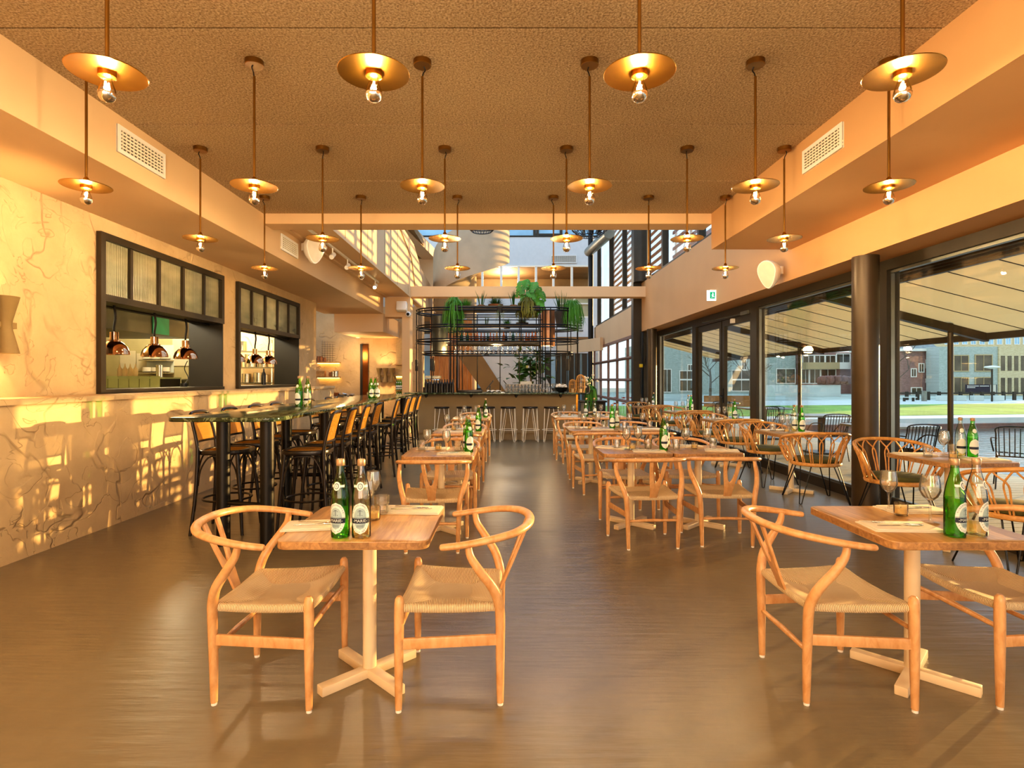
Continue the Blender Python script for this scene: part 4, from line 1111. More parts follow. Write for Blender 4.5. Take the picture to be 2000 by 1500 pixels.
# generic laid tables
lay = {'T2': dict(b=[(.26, -.06, 0), (.235, .10, 0)], n=[(.13, -.17, 3), (-.10, .2, -4)], w=[(-.13, .0), (.06, -.12)], t=[(-.20, .12), (.15, .05)], v=(-.04, .12)),
       'T3': dict(b=[(.25, -.05, 0)], n=[(.05, -.18, 3), (.0, .2, 2)], w=[(-.17, .05), (.03, -.08)], t=[(-.06, .18), (.12, .1)], v=(-.08, .05)),
       'T4': dict(b=[(.24, -.02, 0)], n=[(.0, -.19, 0), (.0, .2, 2)], w=[(-.13, -.02), (.07, .04)], t=[(-.2, -.05), (.15, .12)], v=(-.05, .1)),
       'P1a': dict(b=[(.285, -.10, 0)], n=[(.13, -.17, -8), (-.16, .1, -30)], w=[(-.05, -.03), (.08, .05)], t=[(-.13, .02), (.17, .02)], v=(.01, -.02)),
       'P1b': dict(b=[(-.27, .16, 1)], n=[(.18, -.12, -16), (-.05, .21, 4)], w=[(-.12, .0), (.07, -.04)], t=[(-.2, .03), (.17, .07)], v=(-.02, .04)),
       'P2a': dict(b=[(.29, .0, 0)], n=[(.13, -.15, -8), (-.16, .15, -20)], w=[(-.1, .0), (.1, .05)], t=[(.2, .12), (-.2, -.1)], v=(-.02, -.05)),
       'P2b': dict(b=[(-.26, .12, 1)], n=[(.15, -.14, -10), (-.05, .2, 4)], w=[(-.12, .02), (.08, .1)], t=[(-.2, -.06), (.18, .1)], v=(-.05, -.02)),
       'P3a': dict(b=[(.27, -.08, 0)], n=[(-.05, -.19, 0), (.0, .2, 2)], w=[(-.12, .02), (.06, .06)], t=[(-.2, .0), (.17, .0)], v=(-.02, -.04)),
       'P3b': dict(b=[(-.23, -.06, 1)], n=[(.1, -.19, 0), (.0, .2, 2)], w=[(-.08, .08), (.12, .04)], t=[(-.15, -.1), (.2, .1)], v=(.0, -.04)),
       'W1': dict(b=[(.16, .08, 1), (.215, .02, 0)], n=[(.16, -.16, -6), (-.18, .16, -10)], w=[(-.0, .06), (.11, .19)], t=[(-.14, .05), (.16, .16)], v=(-.02, -.07)),
       'W2': dict(b=[(.10, .12, 1), (.15, .04, 0)], n=[(.12, -.19, -3), (-.1, .22, 4)], w=[(-.07, .08), (.05, .2)], t=[(-.18, .1), (.1, .22)], v=(-.08, -.05)),
       'W3': dict(b=[(.13, .02, 0)], n=[(.08, -.2, 0), (-.08, .2, 0)], w=[(-.14, .02), (.02, .15)], t=[(-.22, .0), (.2, .1)], v=(-.03, .0)),
       'W4': dict(b=[(.19, .06, 0), (.16, .14, 1)], n=[(.1, -.2, 0), (-.1, .2, 0)], w=[(-.12, .05), (.02, .05)], t=[(-.2, .0), (.1, .1)], v=(.0, -.06)),
       'W5': dict(b=[(.13, .0, 0)], n=[(.1, -.2, 0)], w=[(-.15, .0), (-.03, .05)], t=[(-.22, .05), (.05, .1)], v=(.02, -.06))}
for k, d in lay.items():
    far = k in ('T4', 'P3a', 'P3b', 'W4', 'W5', 'P2b', 'T3')
    for i, (dx, dy, c) in enumerate(d['b']):
        put(bf_c if c else bf_g, k, dx, dy, '%s water bottle%s' % ('clear' if c else 'green', ' standing behind another' if i == 1 and k == 'T2' else ''), 'bottle', GB, R(random.uniform(-40, 40)))
    for i, (dx, dy, a) in enumerate(d['n']):
        setting(k, dx, dy, R(a), 'on the side nearer us' if i == 0 else 'on the far side', near=not far and not (i and k[0] != 'P'))
    for i, (dx, dy) in enumerate(d['w']): put(wine_glass, k, dx, dy, 'wine glass %s the bar' % ('farther from' if i == (0 if d['w'][0][1] <= d['w'][1][1] else 1) else 'closer to'), 'glass', GW)
    for i, (dx, dy) in enumerate(d['t']): put(tumbler, k, dx, dy, 'water tumbler, %s side' % ('hatch' if dx == min(q[0] for q in d['t']) else 'window'), 'glass', GT)
    put(votive, k, d['v'][0], d['v'][1], 'votive candle', 'candle', GV)

# ------------------------------------------------------------------ high communal table with cane stools
hx0, hx1, hy0, hy1 = -2.64, -1.77, 4.33, 11.1
e = empty('high_bar_table', ((hx0 + hx1) / 2, hy0, 0)); tag(e, 'long high table with dark green marble top on black round legs', 'table')
ox, oy = e.location.x, e.location.y
m = MB(); m.prism([(x + (hx0 + hx1) / 2 - ox, y + (hy0 + hy1) / 2 - oy) for x, y in rrect(hx1 - hx0, hy1 - hy0, .1, 6)], 1.066, 1.10); m.build('marble_top', M['marble'], e, bev=.006)
for y in (4.72, 6.085, 8.62, 10.74):
    for x in (-2.37, -1.95): MB().cyl((x - ox, y - oy - (.12 if x > -2 and y < 5 else 0), 0), .055, 1.066, 20).build('leg', M['black'], e)
    MB().tube([(-2.37 - ox, y - oy, .36), (-1.95 - ox, y - oy - (.12 if y < 5 else 0), .36)], .02, 8).build('brace', M['black'], e)
gs = 'cane bar stools along the high marble table'
od = ['first', 'second', 'third', 'fourth', 'fifth', 'sixth', 'seventh', 'eighth']
for i, y in enumerate((5.2, 5.77, 6.37, 6.97, 8.2, 9.03, 9.65, 10.3)):
    stool((-1.82, y, 0), W_ + R(random.uniform(-4, 4)), 'black cane back stool, aisle side of high table, %s from its front end' % od[i], 'bar stool', gs)
for i, y in enumerate((5.22, 5.79, 6.38, 6.97, 8.2, 9.03, 9.65, 10.3)):
    stool((-2.58, y, 0), E_ + R(random.uniform(-4, 4)), 'black cane back stool, wall side of high table, %s from its front end' % od[i], 'bar stool', gs)
for (x, y, c, lab) in ((-2.22, 6.05, 0, 'green bottle, front cluster on the high table, front one'), (-2.18, 6.2, 0, 'green bottle, front cluster on the high table, rear one'), (-2.13, 6.06, 1, 'clear bottle, front cluster on the high table, beside two green ones'),
                       (-2.03, 8.5, 0, 'green bottle, rear cluster on the high table, front one'), (-2.0, 8.66, 0, 'green bottle, rear cluster on the high table, rear one'), (-1.94, 8.52, 1, 'clear bottle, rear cluster on the high table')):
    (bf_c if c else bf_g)((x, y, 1.10), R(random.uniform(-40, 40)), lab, 'bottle', GB)
for (x, y, lab) in ((-2.28, 6.25, 'water glass beside the front bottle cluster on the high table'), (-2.1, 8.7, 'water glass beside the rear bottle cluster on the high table')):
    tumbler((x, y, 1.10), 0, lab, 'glass', GT)
# ------------------------------------------------------------------ bar counter and stools
YB = 12.5
e = empty('bar_counter', (-.2, 12.85, 0)); tag(e, 'plastered bar counter with dark green marble top, white hairpin stools before it', 'bar counter')
ox, oy = -.2, 12.85
MB().span((-2.15 - ox, 0, .16), (1.63 - ox, .5, 1.055)).build('front_panel', M['concrete_bar'], e, False)
MB().span((-2.1 - ox, .04, 0), (1.58 - ox, .45, .16)).build('plinth', M['concrete_bar'], e, False)
m = MB().span((-2.26 - ox, YB - oy, 1.055), (1.9 - ox, 1.0, 1.09)); m.build('marble_top', M['marble'], e, bev=.006)
MB().span((1.63 - ox, .02, 0), (1.68 - ox, .5, 1.05)).build('end_strip', M['brass'], e, False)
for u in (832, 920, 1008, 1095):
    h = MB(); x = xat(u, 12.8) - ox; h.cyl((x, -.03, 1.0), .035, .055, 10); h.tube([(x, -.03, 1.0), (x, -.06, .98), (x, -.085, .99)], .012, 6); h.build('bag_hook', M['black'], e)
for i, u in enumerate((863, 906.5, 952, 992.5, 1035.5, 1077)):
    hairpin((xat(u, 12.5), 12.5, 0), R(random.uniform(-8, 8)), 'white hairpin stool at the bar, %s counting from the high table' % od[i], 'bar stool', 'white hairpin stools at the bar')

# ------------------------------------------------------------------ rod gantry over the bar
GX0, GX1, GY0, GY1 = -2.12, 1.76, 12.75, 14.25
e = empty('bar_gantry', (-.18, 13.5, 1.09)); tag(e, 'black steel rod gantry with rounded ends standing on the bar, plants on top', 'bar gantry')
W, D = GX1 - GX0, GY1 - GY0
def per(n=10, ins=0): return [Vector((x, y, 0)) for x, y in rrect(W - 2 * ins, D - 2 * ins, .72 - ins, n)]
for zz in (2.97, 2.585, 2.26, 1.98):
    m = MB()
    for dz in (0, .055):
        m.tube([p + Vector((0, 0, zz + dz - 1.09)) for p in per(8, 0 if zz > 2 else .14)], .016, 6, True)
    m.build('ring_rail', M['black'], e)
m = MB(); q = per(8)
for i, p in enumerate(q):
    if i % 3 == 0:
        m.tube([p, p + Vector((0, 0, 1.94))], .012, 6)
for x in (-.98, -.9, -.52, .06, .55, .98, 1.04, 1.1, -1.05):
    m.tube([(x, -D / 2 + .0, .0 if abs(x) > .8 else 1.16), (x, -D / 2, 1.94)], .013, 6)
    m.tube([(x, D / 2, .0), (x, D / 2, 1.94)], .013, 6)
m.build('upright_rod', M['black'], e)
m = MB()
for s in (-1, 1):
    for zz in (1.88, 1.5): m.tube([(s * W / 2, -.1, zz), (s * (W / 2 - .8), .62, zz - .02)], .016, 6)
m.build('cross_brace', M['black'], e)
for zz, d, nm_ in ((2.95, .42, 'top_tray'), (2.60, .45, 'middle_tray'), (2.20, .50, 'bottle_shelf')):
    m = MB().span((-.92, -D / 2 + .02, zz - 1.09), (.98, -D / 2 + d, zz - 1.09 + .012)); m.span((-.92, -D / 2 + .01, zz - 1.09), (.98, -D / 2 + .03, zz - 1.09 + .12 if zz > 2.7 else zz - 1.09 + .05)); m.build(nm_, M['darkframe'], e, False)
for zz in (2.74, 2.36, 2.31, 2.48):
    MB().tube([(-1.0, -D / 2, zz - 1.09), (1.05, -D / 2, zz - 1.09)], .011, 6).build('guard_rail', M['black'], e)
m = MB()
for y in (.12, .24, .36): m.tube([(-.95, -D / 2 + y, 2.17 - 1.09), (1.0, -D / 2 + y, 2.17 - 1.09)], .009, 6)
m.build('glass_rail', M['brassdark'], e)
for i, p in enumerate(q):
    if i % 6 == 0:
        MB().cyl(p + Vector((0, 0, .50)), .034, .27, 12).build('lamp_tube', M['black'], e)
        l = bpy.data.lights.new('tube_light', 'POINT'); l.energy = 3; l.color = (1, .68, .32); l.shadow_soft_size = .02
        lo = bpy.data.objects.new('tube_light', l); COL.objects.link(lo); lo.parent = e; lo.location = p * 1.0 + Vector((0, 0, .85))
MB().cyl((1.22, .0, 1.1), .17, .85, 24).build('steel_drum', M['copperdull'], e)
MB().cyl((-1.42, .3, .9), .2, .95, 24).build('steel_duct', M['steel_dark'], e)
# spirits on the shelf
def spirit(col):
    def fn():
        o = MB().lathe([(.001, 0), (.036, .002), (.038, .02), (.038, .15), (.03, .185), (.014, .21), (.013, .26), (.016, .262), (.016, .285), (.001, .287)], 10).build('spirit_bottle', col); return o
    return Proto(fn)
sp = [spirit(flat('spirit_' + a, c, .12, 0, .25, 12)) for a, c in (('amber', '#b8641c'), ('green', '#1f4a24'), ('straw', '#c89a52'), ('dark', '#24140c'), ('clear', '#cfc8b4'), ('red', '#8a4a1c'))]
spn = ['amber', 'green', 'straw coloured', 'near black', 'clear', 'red brown']
rnd = random.Random(5)
for i in range(26):
    x = -1.07 + i * .074 + rnd.uniform(-.01, .01); c = rnd.choice([0, 0, 0, 1, 2, 2, 3, 4, 5])
    sp[c]((x, GY0 + .13 + rnd.choice([0, .1]), 2.214), 0, '%s spirit bottle on the gantry bottle shelf' % spn[c], 'bottle', '%s spirit bottles on the gantry shelf' % spn[c], rnd.uniform(.8, 1.05))
# glasses hanging upside down
def hg(): return MB().lathe_open([(.033, 0), (.005, -.01), (.004, -.085), (.026, -.11), (.037, -.14), (.034, -.19), (.031, -.2)], 10)
hang = one('hanging_wine_glass', hg, 'winehang')
for j, (dy, n, x0) in enumerate(((.12, 17, -.95), (.24, 17, -.95), (.36, 15, -.85))):
    for i in range(n):
        hang((-.18 + x0 + i * 1.85 / n, GY0 + dy, 2.165), 0, 'stemmed glass hanging upside down under the gantry bottle shelf', 'glass', 'glasses hanging under the gantry')
# things on the bar
CT = 1.09
def cx(u, y=12.85): return xat(u, y)
em = empty('espresso_machine', (cx(846, 13.1), 13.1, CT)); tag(em, 'chrome espresso machine at the high table end of the bar', 'coffee machine')
MB().box((0, 0, .16), (.36, .34, .3)).build('body', M['chrome'], em, bev=.03)
MB().box((0, -.2, .05), (.34, .1, .06)).build('drip_tray', M['steel'], em, False)
m = MB(); m.tube([(-.1, -.17, .22), (-.1, -.28, .2)], .02, 8); m.tube([(.1, -.17, .22), (.1, -.28, .2)], .02, 8); m.build('group_head', M['black'], em)
MB().box((0, 0, .35), (.34, .3, .06)).build('cup_warmer', M['steel_dull'], em, False)
rb = MB().box((cx(834), 12.95, CT + .17), (.14, .1, .1)).build('tin', M['red'], None, bev=.01); tag(rb, 'red tin on top of the dark crate at the end of the bar', 'tin')
cr = MB().box((cx(834), 12.95, CT + .06), (.18, .18, .12)).build('crate', M['blackwood'], None, bev=.005); tag(cr, 'dark crate under the red tin at the end of the bar', 'crate')
def wineb(): return MB().lathe([(.001, 0), (.037, .002), (.038, .19), (.028, .22), (.014, .25), (.014, .3), (.001, .3)], 10)
wb_ = one('wine_bottle', wineb, 'blackwood')
for i in range(11): wb_((cx(832 + i * 5.2, 12.66), 12.66 + (i % 2) * .09, CT), 0, 'dark wine bottle in the row before the espresso machine', 'bottle', 'dark wine bottles on the bar')
ts = []
for u, a, lb in ((957, -.6, 'tilted toward the espresso machine'), (990, .6, 'tilted toward the stacked tumblers')):
    t = empty('till_screen', (cx(u, 13.1), 13.1, CT)); tag(t, 'dark till screen on a stand, ' + lb, 'screen')
    MB().box((0, 0, .01), (.16, .14, .02)).build('base', M['black'], t, False); MB().box((0, 0, .08), (.03, .03, .14)).build('neck', M['black'], t, False)
    MB().box((0, 0, .17), (.02, .2, .26), 0, Matrix.Rotation(-a * 1.1, 3, 'Y')).build('screen', M['black'], t, False)
tr = MB().box((cx(918, 12.75), 12.75, CT + .03), (.55, .25, .05)).build('bar_tray', M['blackwood'], None, bev=.008); tag(tr, 'long dark bar tray on the counter beside the wine bottles', 'tray')
m = MB(); m.grid(lambda u, v: Vector((cx(965, 12.7) - .16 + .32 * u, 12.6 + .2 * v, CT + .012 + .03 * abs(sin(9 * u + 3 * v)) + .02 * sin(5 * v))), 14, 8); tw = m.build('bar_cloth', M['napkin']); tag(tw, 'crumpled pale bar cloth in front of the till screens', 'cloth')
for i in range(2):
    for j in range(3):
        for k in range(13):
            if k > 10 and i: continue
            tumbler((cx(988) + .012 + k * .0765, 12.66 + j * .085, CT + .001 + i * .094), 0, 'clear tumbler stacked on the bar counter', 'glass', 'clear tumblers stacked on the bar')
bk = MB().box((cx(1027, 13.15), 13.15, CT + .22), (.26, .2, .06)).box((cx(1027, 13.15), 13.15, CT + .1), (.3, .22, .19)).build('box', M['paper'], None, bev=.006); tag(bk, 'pale box standing behind the stacked tumblers', 'box')
bw = MB().lathe([(.06, 0), (.12, .04), (.165, .12), (.16, .12), (.11, .045), (.001, .02)], 24, (cx(1096), 12.8, CT)).build('fruit_bowl', M['blackwood']); tag(bw, 'dark round bowl beside the bamboo lanterns on the bar', 'bowl')
m = MB(); rr_ = random.Random(2)
for i in range(16): m.ball((cx(1096) + rr_.uniform(-.11, .11), 12.8 + rr_.uniform(-.1, .1), CT + .12 + rr_.uniform(-.02, .05)), .035, 7, 5)
o = m.build('citrus_fruit', M['napkin']); tag(o, 'heap of pale fruit and leaves in the dark bowl', 'fruit', None, 'stuff')
for u, y, h, r, lb in ((1118.5, 12.72, .30, .085, 'shorter open cane lantern on the bar end'), (1134, 12.8, .41, .105, 'taller domed cane lantern on the bar end')):
    l = empty('bamboo_lantern', (cx(u, y), y, CT)); tag(l, lb, 'lantern'); m = MB()
    for k in range(14):
        a = 2 * pi * k / 14; c, s = cos(a), sin(a)
        m.tube([(r * .8 * c, r * .8 * s, 0), (r * c, r * s, h * .25), (r * c, r * s, h * .7), (r * .7 * c, r * .7 * s, h * .92), (r * .2 * c, r * .2 * s, h)], .004, 4)
    m.build('cane_ribs', M['bamboo'], l)
    m = MB()
    for z in (.0, .3, .62, .85): m.tube([(r * (.85 if z in (0, .85) else 1.02) * cos(2 * pi * k / 16), r * (.85 if z in (0, .85) else 1.02) * sin(2 * pi * k / 16), h * z + .004) for k in range(16)], .005, 5, True)
    m.build('hoop', M['bamboo'], l)
    MB().cyl((0, 0, .004), .03, .08, 10).build('candle', M['wax'], l)
for i in range(7):
    wine_glass((cx(1066 + i * 5.5, 13.0), 13.0 + (i % 2) * .1, CT), 0, 'wine glass standing behind the dark bowl on the bar', 'glass', 'wine glasses on the bar behind the bowl')

# ------------------------------------------------------------------ plants
def leafblade(m, p, d, L, w, droop=.4, n=4, up=Vector((0, 0, 1))):
    """curved strap leaf"""
    p = Vector(p); d = Vector(d).normalized(); side = d.cross(up)
    if side.length < 1e-3: side = Vector((1, 0, 0))
    side.normalize(); vs = []; q = p.copy(); dd = d.copy()
    for i in range(n + 1):
        t = i / n; ww = w * (1 - t) ** .6 * (.6 + .4 * min(1, t * 4 + .3))
        vs += [q - side * ww / 2, q + side * ww / 2]
        q = q + dd * (L / n); dd = (dd + Vector((0, 0, -droop / n * 1.6))).normalized()
    m.add(vs, [(2 * i, 2 * i + 1, 2 * i + 3, 2 * i + 2) for i in range(n)])
def trailing(name, loc, label, leaf, n, spread, fall, seed, pot=None, lw=.016):
    r = random.Random(seed); e = empty(name, loc); tag(e, label, 'plant')
    MB().lathe([(.06, 0), (.085, .11), (.09, .13), (.075, .13), (.001, .1)], 14).build('pot', M[pot or 'soil'], e)
    m = MB()
    for i in range(n):
        a = r.uniform(0, 2 * pi); k = spread * r.uniform(.35, 1); h = r.uniform(.02, .2) * (spread / .25); F_ = fall * r.uniform(.1, 1) ** .8
        c, s = cos(a), sin(a) * .75; w2 = lw * r.uniform(.6, 1.2); b = a + r.uniform(-1, 1); sx, sy = -sin(b) * w2 / 2, cos(b) * w2 / 2
        pts = [(c * .03, s * .03, .11), (c * k * .45, s * k * .45, .12 + h), (c * k * .85, s * k * .85, .10 + h * .6), (c * k, s * k, .04 - F_ * .3), (c * k * 1.06 + r.uniform(-.03, .03), s * k * 1.06, .02 - F_ * .7), (c * k * 1.05 + r.uniform(-.05, .05), s * k * 1.05, -F_)]
        ww = [.8, 1, 1, .9, .7, .15]; vs = []
        for p, q in zip(pts, ww): vs += [(p[0] - sx * q, p[1] - sy * q, p[2]), (p[0] + sx * q, p[1] + sy * q, p[2])]
        m.add(vs, [(2 * j, 2 * j + 1, 2 * j + 3, 2 * j + 2) for j in range(5)])
    m.build('foliage', M[leaf], e, False); return e
def snake(loc, label, h, n, seed, pr=.075, ph=.1, pot='terracotta', spread=.3):
    r = random.Random(seed); e = empty('snake_plant', loc); tag(e, label, 'plant')
    MB().lathe([(pr * .75, 0), (pr * 1.05, ph * .8), (pr * 1.05, ph), (pr * .85, ph), (.001, ph * .85)], 18).build('pot', M[pot], e)
    m = MB()
    for i in range(n):
        a = r.uniform(0, 2 * pi); k = r.uniform(0, spread)
        p0 = Vector((cos(a) * pr * .5, sin(a) * pr * .5, ph * .8)); L = h * r.uniform(.65, 1)
        m.tube([p0, p0 + Vector((cos(a) * k * L * .5, sin(a) * k * L * .5, L * .55)), p0 + Vector((cos(a) * k * L * 1.3, sin(a) * k * L * 1.3, L))], [.013, .014, .002], 6, sc=(1, .6))
    m.build('leaves', M['leafB'], e); return e
def cushion(loc, label, rad, leaf, seed, pot='terracotta', n=260):
    r = random.Random(seed); e = empty('grass_plant', loc); tag(e, label, 'plant')
    MB().lathe([(rad * .45, 0), (rad * .85, .09), (rad * .88, .11), (rad * .7, .11), (.001, .09)], 18).build('pot', M[pot], e)
    m = MB()
    for i in range(n):
        a = r.uniform(0, 2 * pi); el = r.uniform(.05, 1.5); d = Vector((cos(a) * cos(el), sin(a) * cos(el), sin(el) + .1))
        leafblade(m, (cos(a) * rad * .3, sin(a) * rad * .3, .1), d, rad * r.uniform(.8, 1.15), .008, .5, 3)
    m.build('foliage', M[leaf], e, False); return e
YP = 12.95; ZT = 2.965
def px(u, y=YP): return xat(u, y)
trailing('spider_plant', (px(886), YP, ZT), 'long trailing spider plant hanging from the gantry top, beside the rounded end', 'leafA', 260, .26, .52, 1)
trailing('spider_plant', (px(889, 12.8), 12.8, ZT - .02), 'second trailing plant tangled in front of the long trailing spider plant', 'leafA', 90, .2, .6, 11)
cushion((px(911), YP, ZT), 'bushy bright green fern beside the trailing spider plant', .20, 'leafA', 2, 'soil', 320)
snake((px(940), YP, ZT + .04), 'snake plant in a small clay pot between fern and grass bowl', .40, 7, 3, .08, .1)
cushion((px(968), YP, ZT + .04), 'round dark grass plant in a wide clay bowl', .20, 'leafB', 4, 'terracotta', 420)
trailing('string_plant', (px(976, 12.8), 12.8, ZT - .05), 'fine strands trailing over the tray under the clay bowl', 'leafC', 40, .1, .35, 5, lw=.006)
snake((px(1003), YP, ZT + .04), 'snake plant in a clay pot beside the monstera', .40, 8, 6, .08, .1)
snake((px(1097, 13.1), 13.1, 2.62), 'big snake plant in a tall grey pot over the rounded gantry end', .55, 22, 7, .16, .36, 'soil', .35)
trailing('fern', (px(1118, 13.0), 13.0, 2.9), 'bushy fern spilling over the rounded gantry end', 'leafA', 420, .27, .42, 8, lw=.011)
trailing('croton_plant', (px(1030, 12.85), 12.85, ZT - .02), 'olive and yellow trailing plant below the monstera', 'leafD', 200, .26, .2, 9, lw=.035)
cushion((px(1020, 13.3), 13.3, 2.62), 'grey green grass plant on the middle tray', .17, 'leafC', 12, 'soil', 240)
cushion((px(990, 13.2), 13.2, 2.58), 'low pale green plant on the middle tray', .15, 'leafA', 13, 'soil', 200)
snake((px(950, 13.3), 13.3, 2.62), 'thin upright snake plant on the middle tray', .24, 7, 14, .06, .06)
# monstera with split leaves
e = empty('monstera_plant', (px(1028, 13.0), 13.0, ZT)); tag(e, 'tall monstera with big split leaves on the gantry top', 'plant')
MB().lathe([(.08, 0), (.11, .14), (.09, .14), (.001, .12)], 16).build('pot', M['terracotta'], e)
r = random.Random(21); st = MB(); lf = MB()
def mleaf2(c, nrm, s, roll):
    nrm.normalize(); dn = Vector((0, 0, -1)); y = (dn - nrm * dn.dot(nrm)).normalized(); x = y.cross(nrm)
    x, y = x * cos(roll) + y * sin(roll), -x * sin(roll) + y * cos(roll)
    for sd in (-1, 1):
        for (b0, b1, wd) in ((-.22, .07, .50), (.05, .29, .58), (.27, .49, .52), (.47, .68, .40), (.65, 1.0, .24)):
            # lobes between the splits
            P = [(0, b0 + .06), (0, b1), (wd * .55, b1 + .02), (wd, (b0 + b1) / 2 + .13), (wd * .95, (b0 + b1) / 2 + .02), (wd * .6, b0 - .02)]
            lf.add([c + x * sd * a * s + y * b * s - nrm * (.35 * a * a + .15 * b * b) * s for a, b in P], [(0, 1, 2, 3, 4, 5)])
def mleaf(c, nrm, s, roll):
    nrm = Vector(nrm).normalized(); x = nrm.orthogonal().normalized(); y = nrm.cross(x)
    x, y = x * cos(roll) + y * sin(roll), -x * sin(roll) + y * cos(roll)
    pts = []
    half = [(0, -.10), (.30, -.30), (.52, -.12), (.56, .1), (.34, .12), (.55, .22), (.52, .38), (.28, .34), (.44, .5), (.36, .64), (.17, .52), (.2, .78), (0, 1.0)]
    P = half + [(-a, b) for a, b in half[-2:0:-1]]
    ctr = c + y * s * .3; vs = [ctr] + [c + x * a * s + y * b * s + nrm * (-.25 * a * a - .12 * b * b) * s for a, b in P]; n = len(P)
    lf.add(vs, [(0, 1 + i, 1 + (i + 1) % n) for i in range(n)])
for (dx, dz, s, ny, nx) in ((-.10, .50, .25, -.8, -.5), (.0, .50, .22, -.7, .4), (.16, .46, .19, -.6, -.3), (.30, .36, .19, -.6, .6), (.36, .24, .16, -.6, .5), (-.12, .34, .17, -.8, -.4), (.06, .26, .16, -.9, .2), (.22, .12, .17, -.8, .4), (.30, .02, .16, -.8, .3), (.14, .18, .14, -1, -.3), (.34, .08, .13, -1, .4), (-.05, .18, .16, -1, 0), (.2, .28, .14, -.8, -.4), (.28, -.1, .15, -1, .2)):
    dz += .16; c = Vector((dx, -.05 - .14 * r.random(), dz)); st.tube(spline([(0, 0, .12), (dx * .4, 0, .12 + (dz) * .6), tuple(c)], 4), .006, 5)
    mleaf2(c, Vector((nx, ny, r.uniform(.15, .7))), s * 1.25, r.uniform(-.7, .7))
st.build('stem', M['leafA'], e); lf.build('leaves', M['leafA'], e, False)
# fiddle leaf tree behind the bar
e = empty('fiddle_leaf_tree', (px(1035, 15.2), 15.2, 0)); tag(e, 'leafy potted tree with big dark leaves behind the bar', 'plant')
MB().lathe([(.16, 0), (.22, .4), (.2, .4), (.001, .36)], 18).build('pot', M['soil'], e); MB().tube([(0, 0, .3), (.05, 0, 1.0), (0, 0, 1.9)], .025, 7).build('trunk', M['bark'], e)
lf = MB(); r = random.Random(4)
for i in range(170):
    c = Vector((r.gauss(0, .27), r.gauss(0, .25), 1.72 + r.gauss(0, .22)))
    leafblade(lf, c, (r.uniform(-1, 1), r.uniform(-1, .2), r.uniform(-.5, .8)), r.uniform(.18, .28), .2, .6, 4)
lf.build('leaves', M['leafB'], e, False)
# flowers and greenery at the right end of the bar
e = empty('flower_vase', (cx(1148, 12.95), 12.95, CT)); tag(e, 'vase of white blossom at the window end of the bar', 'flowers')
MB().lathe([(.04, 0), (.055, .08), (.03, .16), (.035, .18), (.001, .17)], 14).build('vase', M['soil'], e)
m = MB(); r = random.Random(9)
for i in range(26): m.ball((r.gauss(0, .07), r.gauss(0, .06), .26 + r.gauss(0, .07)), .028, 6, 4)
m.build('blossom', M['napkin'], e); m = MB()
for i in range(30): leafblade(m, (0, 0, .17), (r.uniform(-1, 1), r.uniform(-1, 1), r.uniform(.2, 1.6)), .25, .04, .8, 4)
m.build('foliage', M['leafA'], e, False)
trailing('trailing_fern', (xat(1154, 13.4), 13.4, 1.0), 'tall green trailing plant beside the sectional glass door', 'leafA', 160, .15, .5, 31, lw=.02)
# back counter seat
e = empty('side_cabinet', (2.1, 13.6, 0)); tag(e, 'dark side cabinet between the bar and the sectional door', 'cabinet')
MB().box((0, 0, .42), (.6, .5, .84)).build('carcass', M['blackwood'], e, bev=.01); MB().box((0, 0, .86), (.66, .56, .04)).build('top', M['blackwood'], e, bev=.006)
# ------------------------------------------------------------------ concrete spiral stair
cxs, cys, rad = xat(921, 18.4), 18.4, 1.25
e = empty('spiral_stair', (cxs, cys, 0)); tag(e, 'pale concrete spiral stair curling up behind the tie beam', 'stair')
m = MB(); a0, a1 = R(120), R(470)
def zb(a): return 3.86 + (a - pi) / pi * 1.38 - (.18 * max(0, 1 - abs((a - pi) / .9)))
n = 80
def fn(u, v):
    a = a0 + (a1 - a0) * u; r_ = [rad, rad, rad - .14, rad - .14, rad][round(v * 4)]; z = zb(a) + [0, 1.62, 1.62, 0, 0][round(v * 4)]
    return Vector((r_ * cos(a), r_ * sin(a), z))
m.grid(fn, n, 4); m.build('balustrade', M['concrete'], e)
m = MB()
def fn2(u, v):
    a = a0 + (a1 - a0) * u; return Vector(((.18 + (rad - .3) * v) * cos(a), (.18 + (rad - .3) * v) * sin(a), zb(a) + .02))
m.grid(fn2, n, 2); m.build('soffit', M['concrete'], e)
MB().cyl((0, 0, 0), .16, 8, 16).build('newel', M['concrete'], e)
# straight lower flight
e = empty('concrete_flight', (xat(990, 17), 17, 0)); tag(e, 'straight pale concrete stair flight seen under the gantry', 'stair')
def q2(pl): return [(xat(u, 17) - xat(990, 17), zat(v, 17)) for u, v in pl]
MX = Matrix(((1, 0, 0), (0, 0, 1), (0, 1, 0)))
MB().prism(q2([(936, 696), (1046, 696), (1080, 765), (990, 770)]), 0, .5, MX).build('balustrade', M['plasterwhite'], e, False)
MB().prism(q2([(893, 692), (940, 692), (992, 772), (950, 772)]), -.2, .3, MX).build('soffit', M['umber'], e, False)
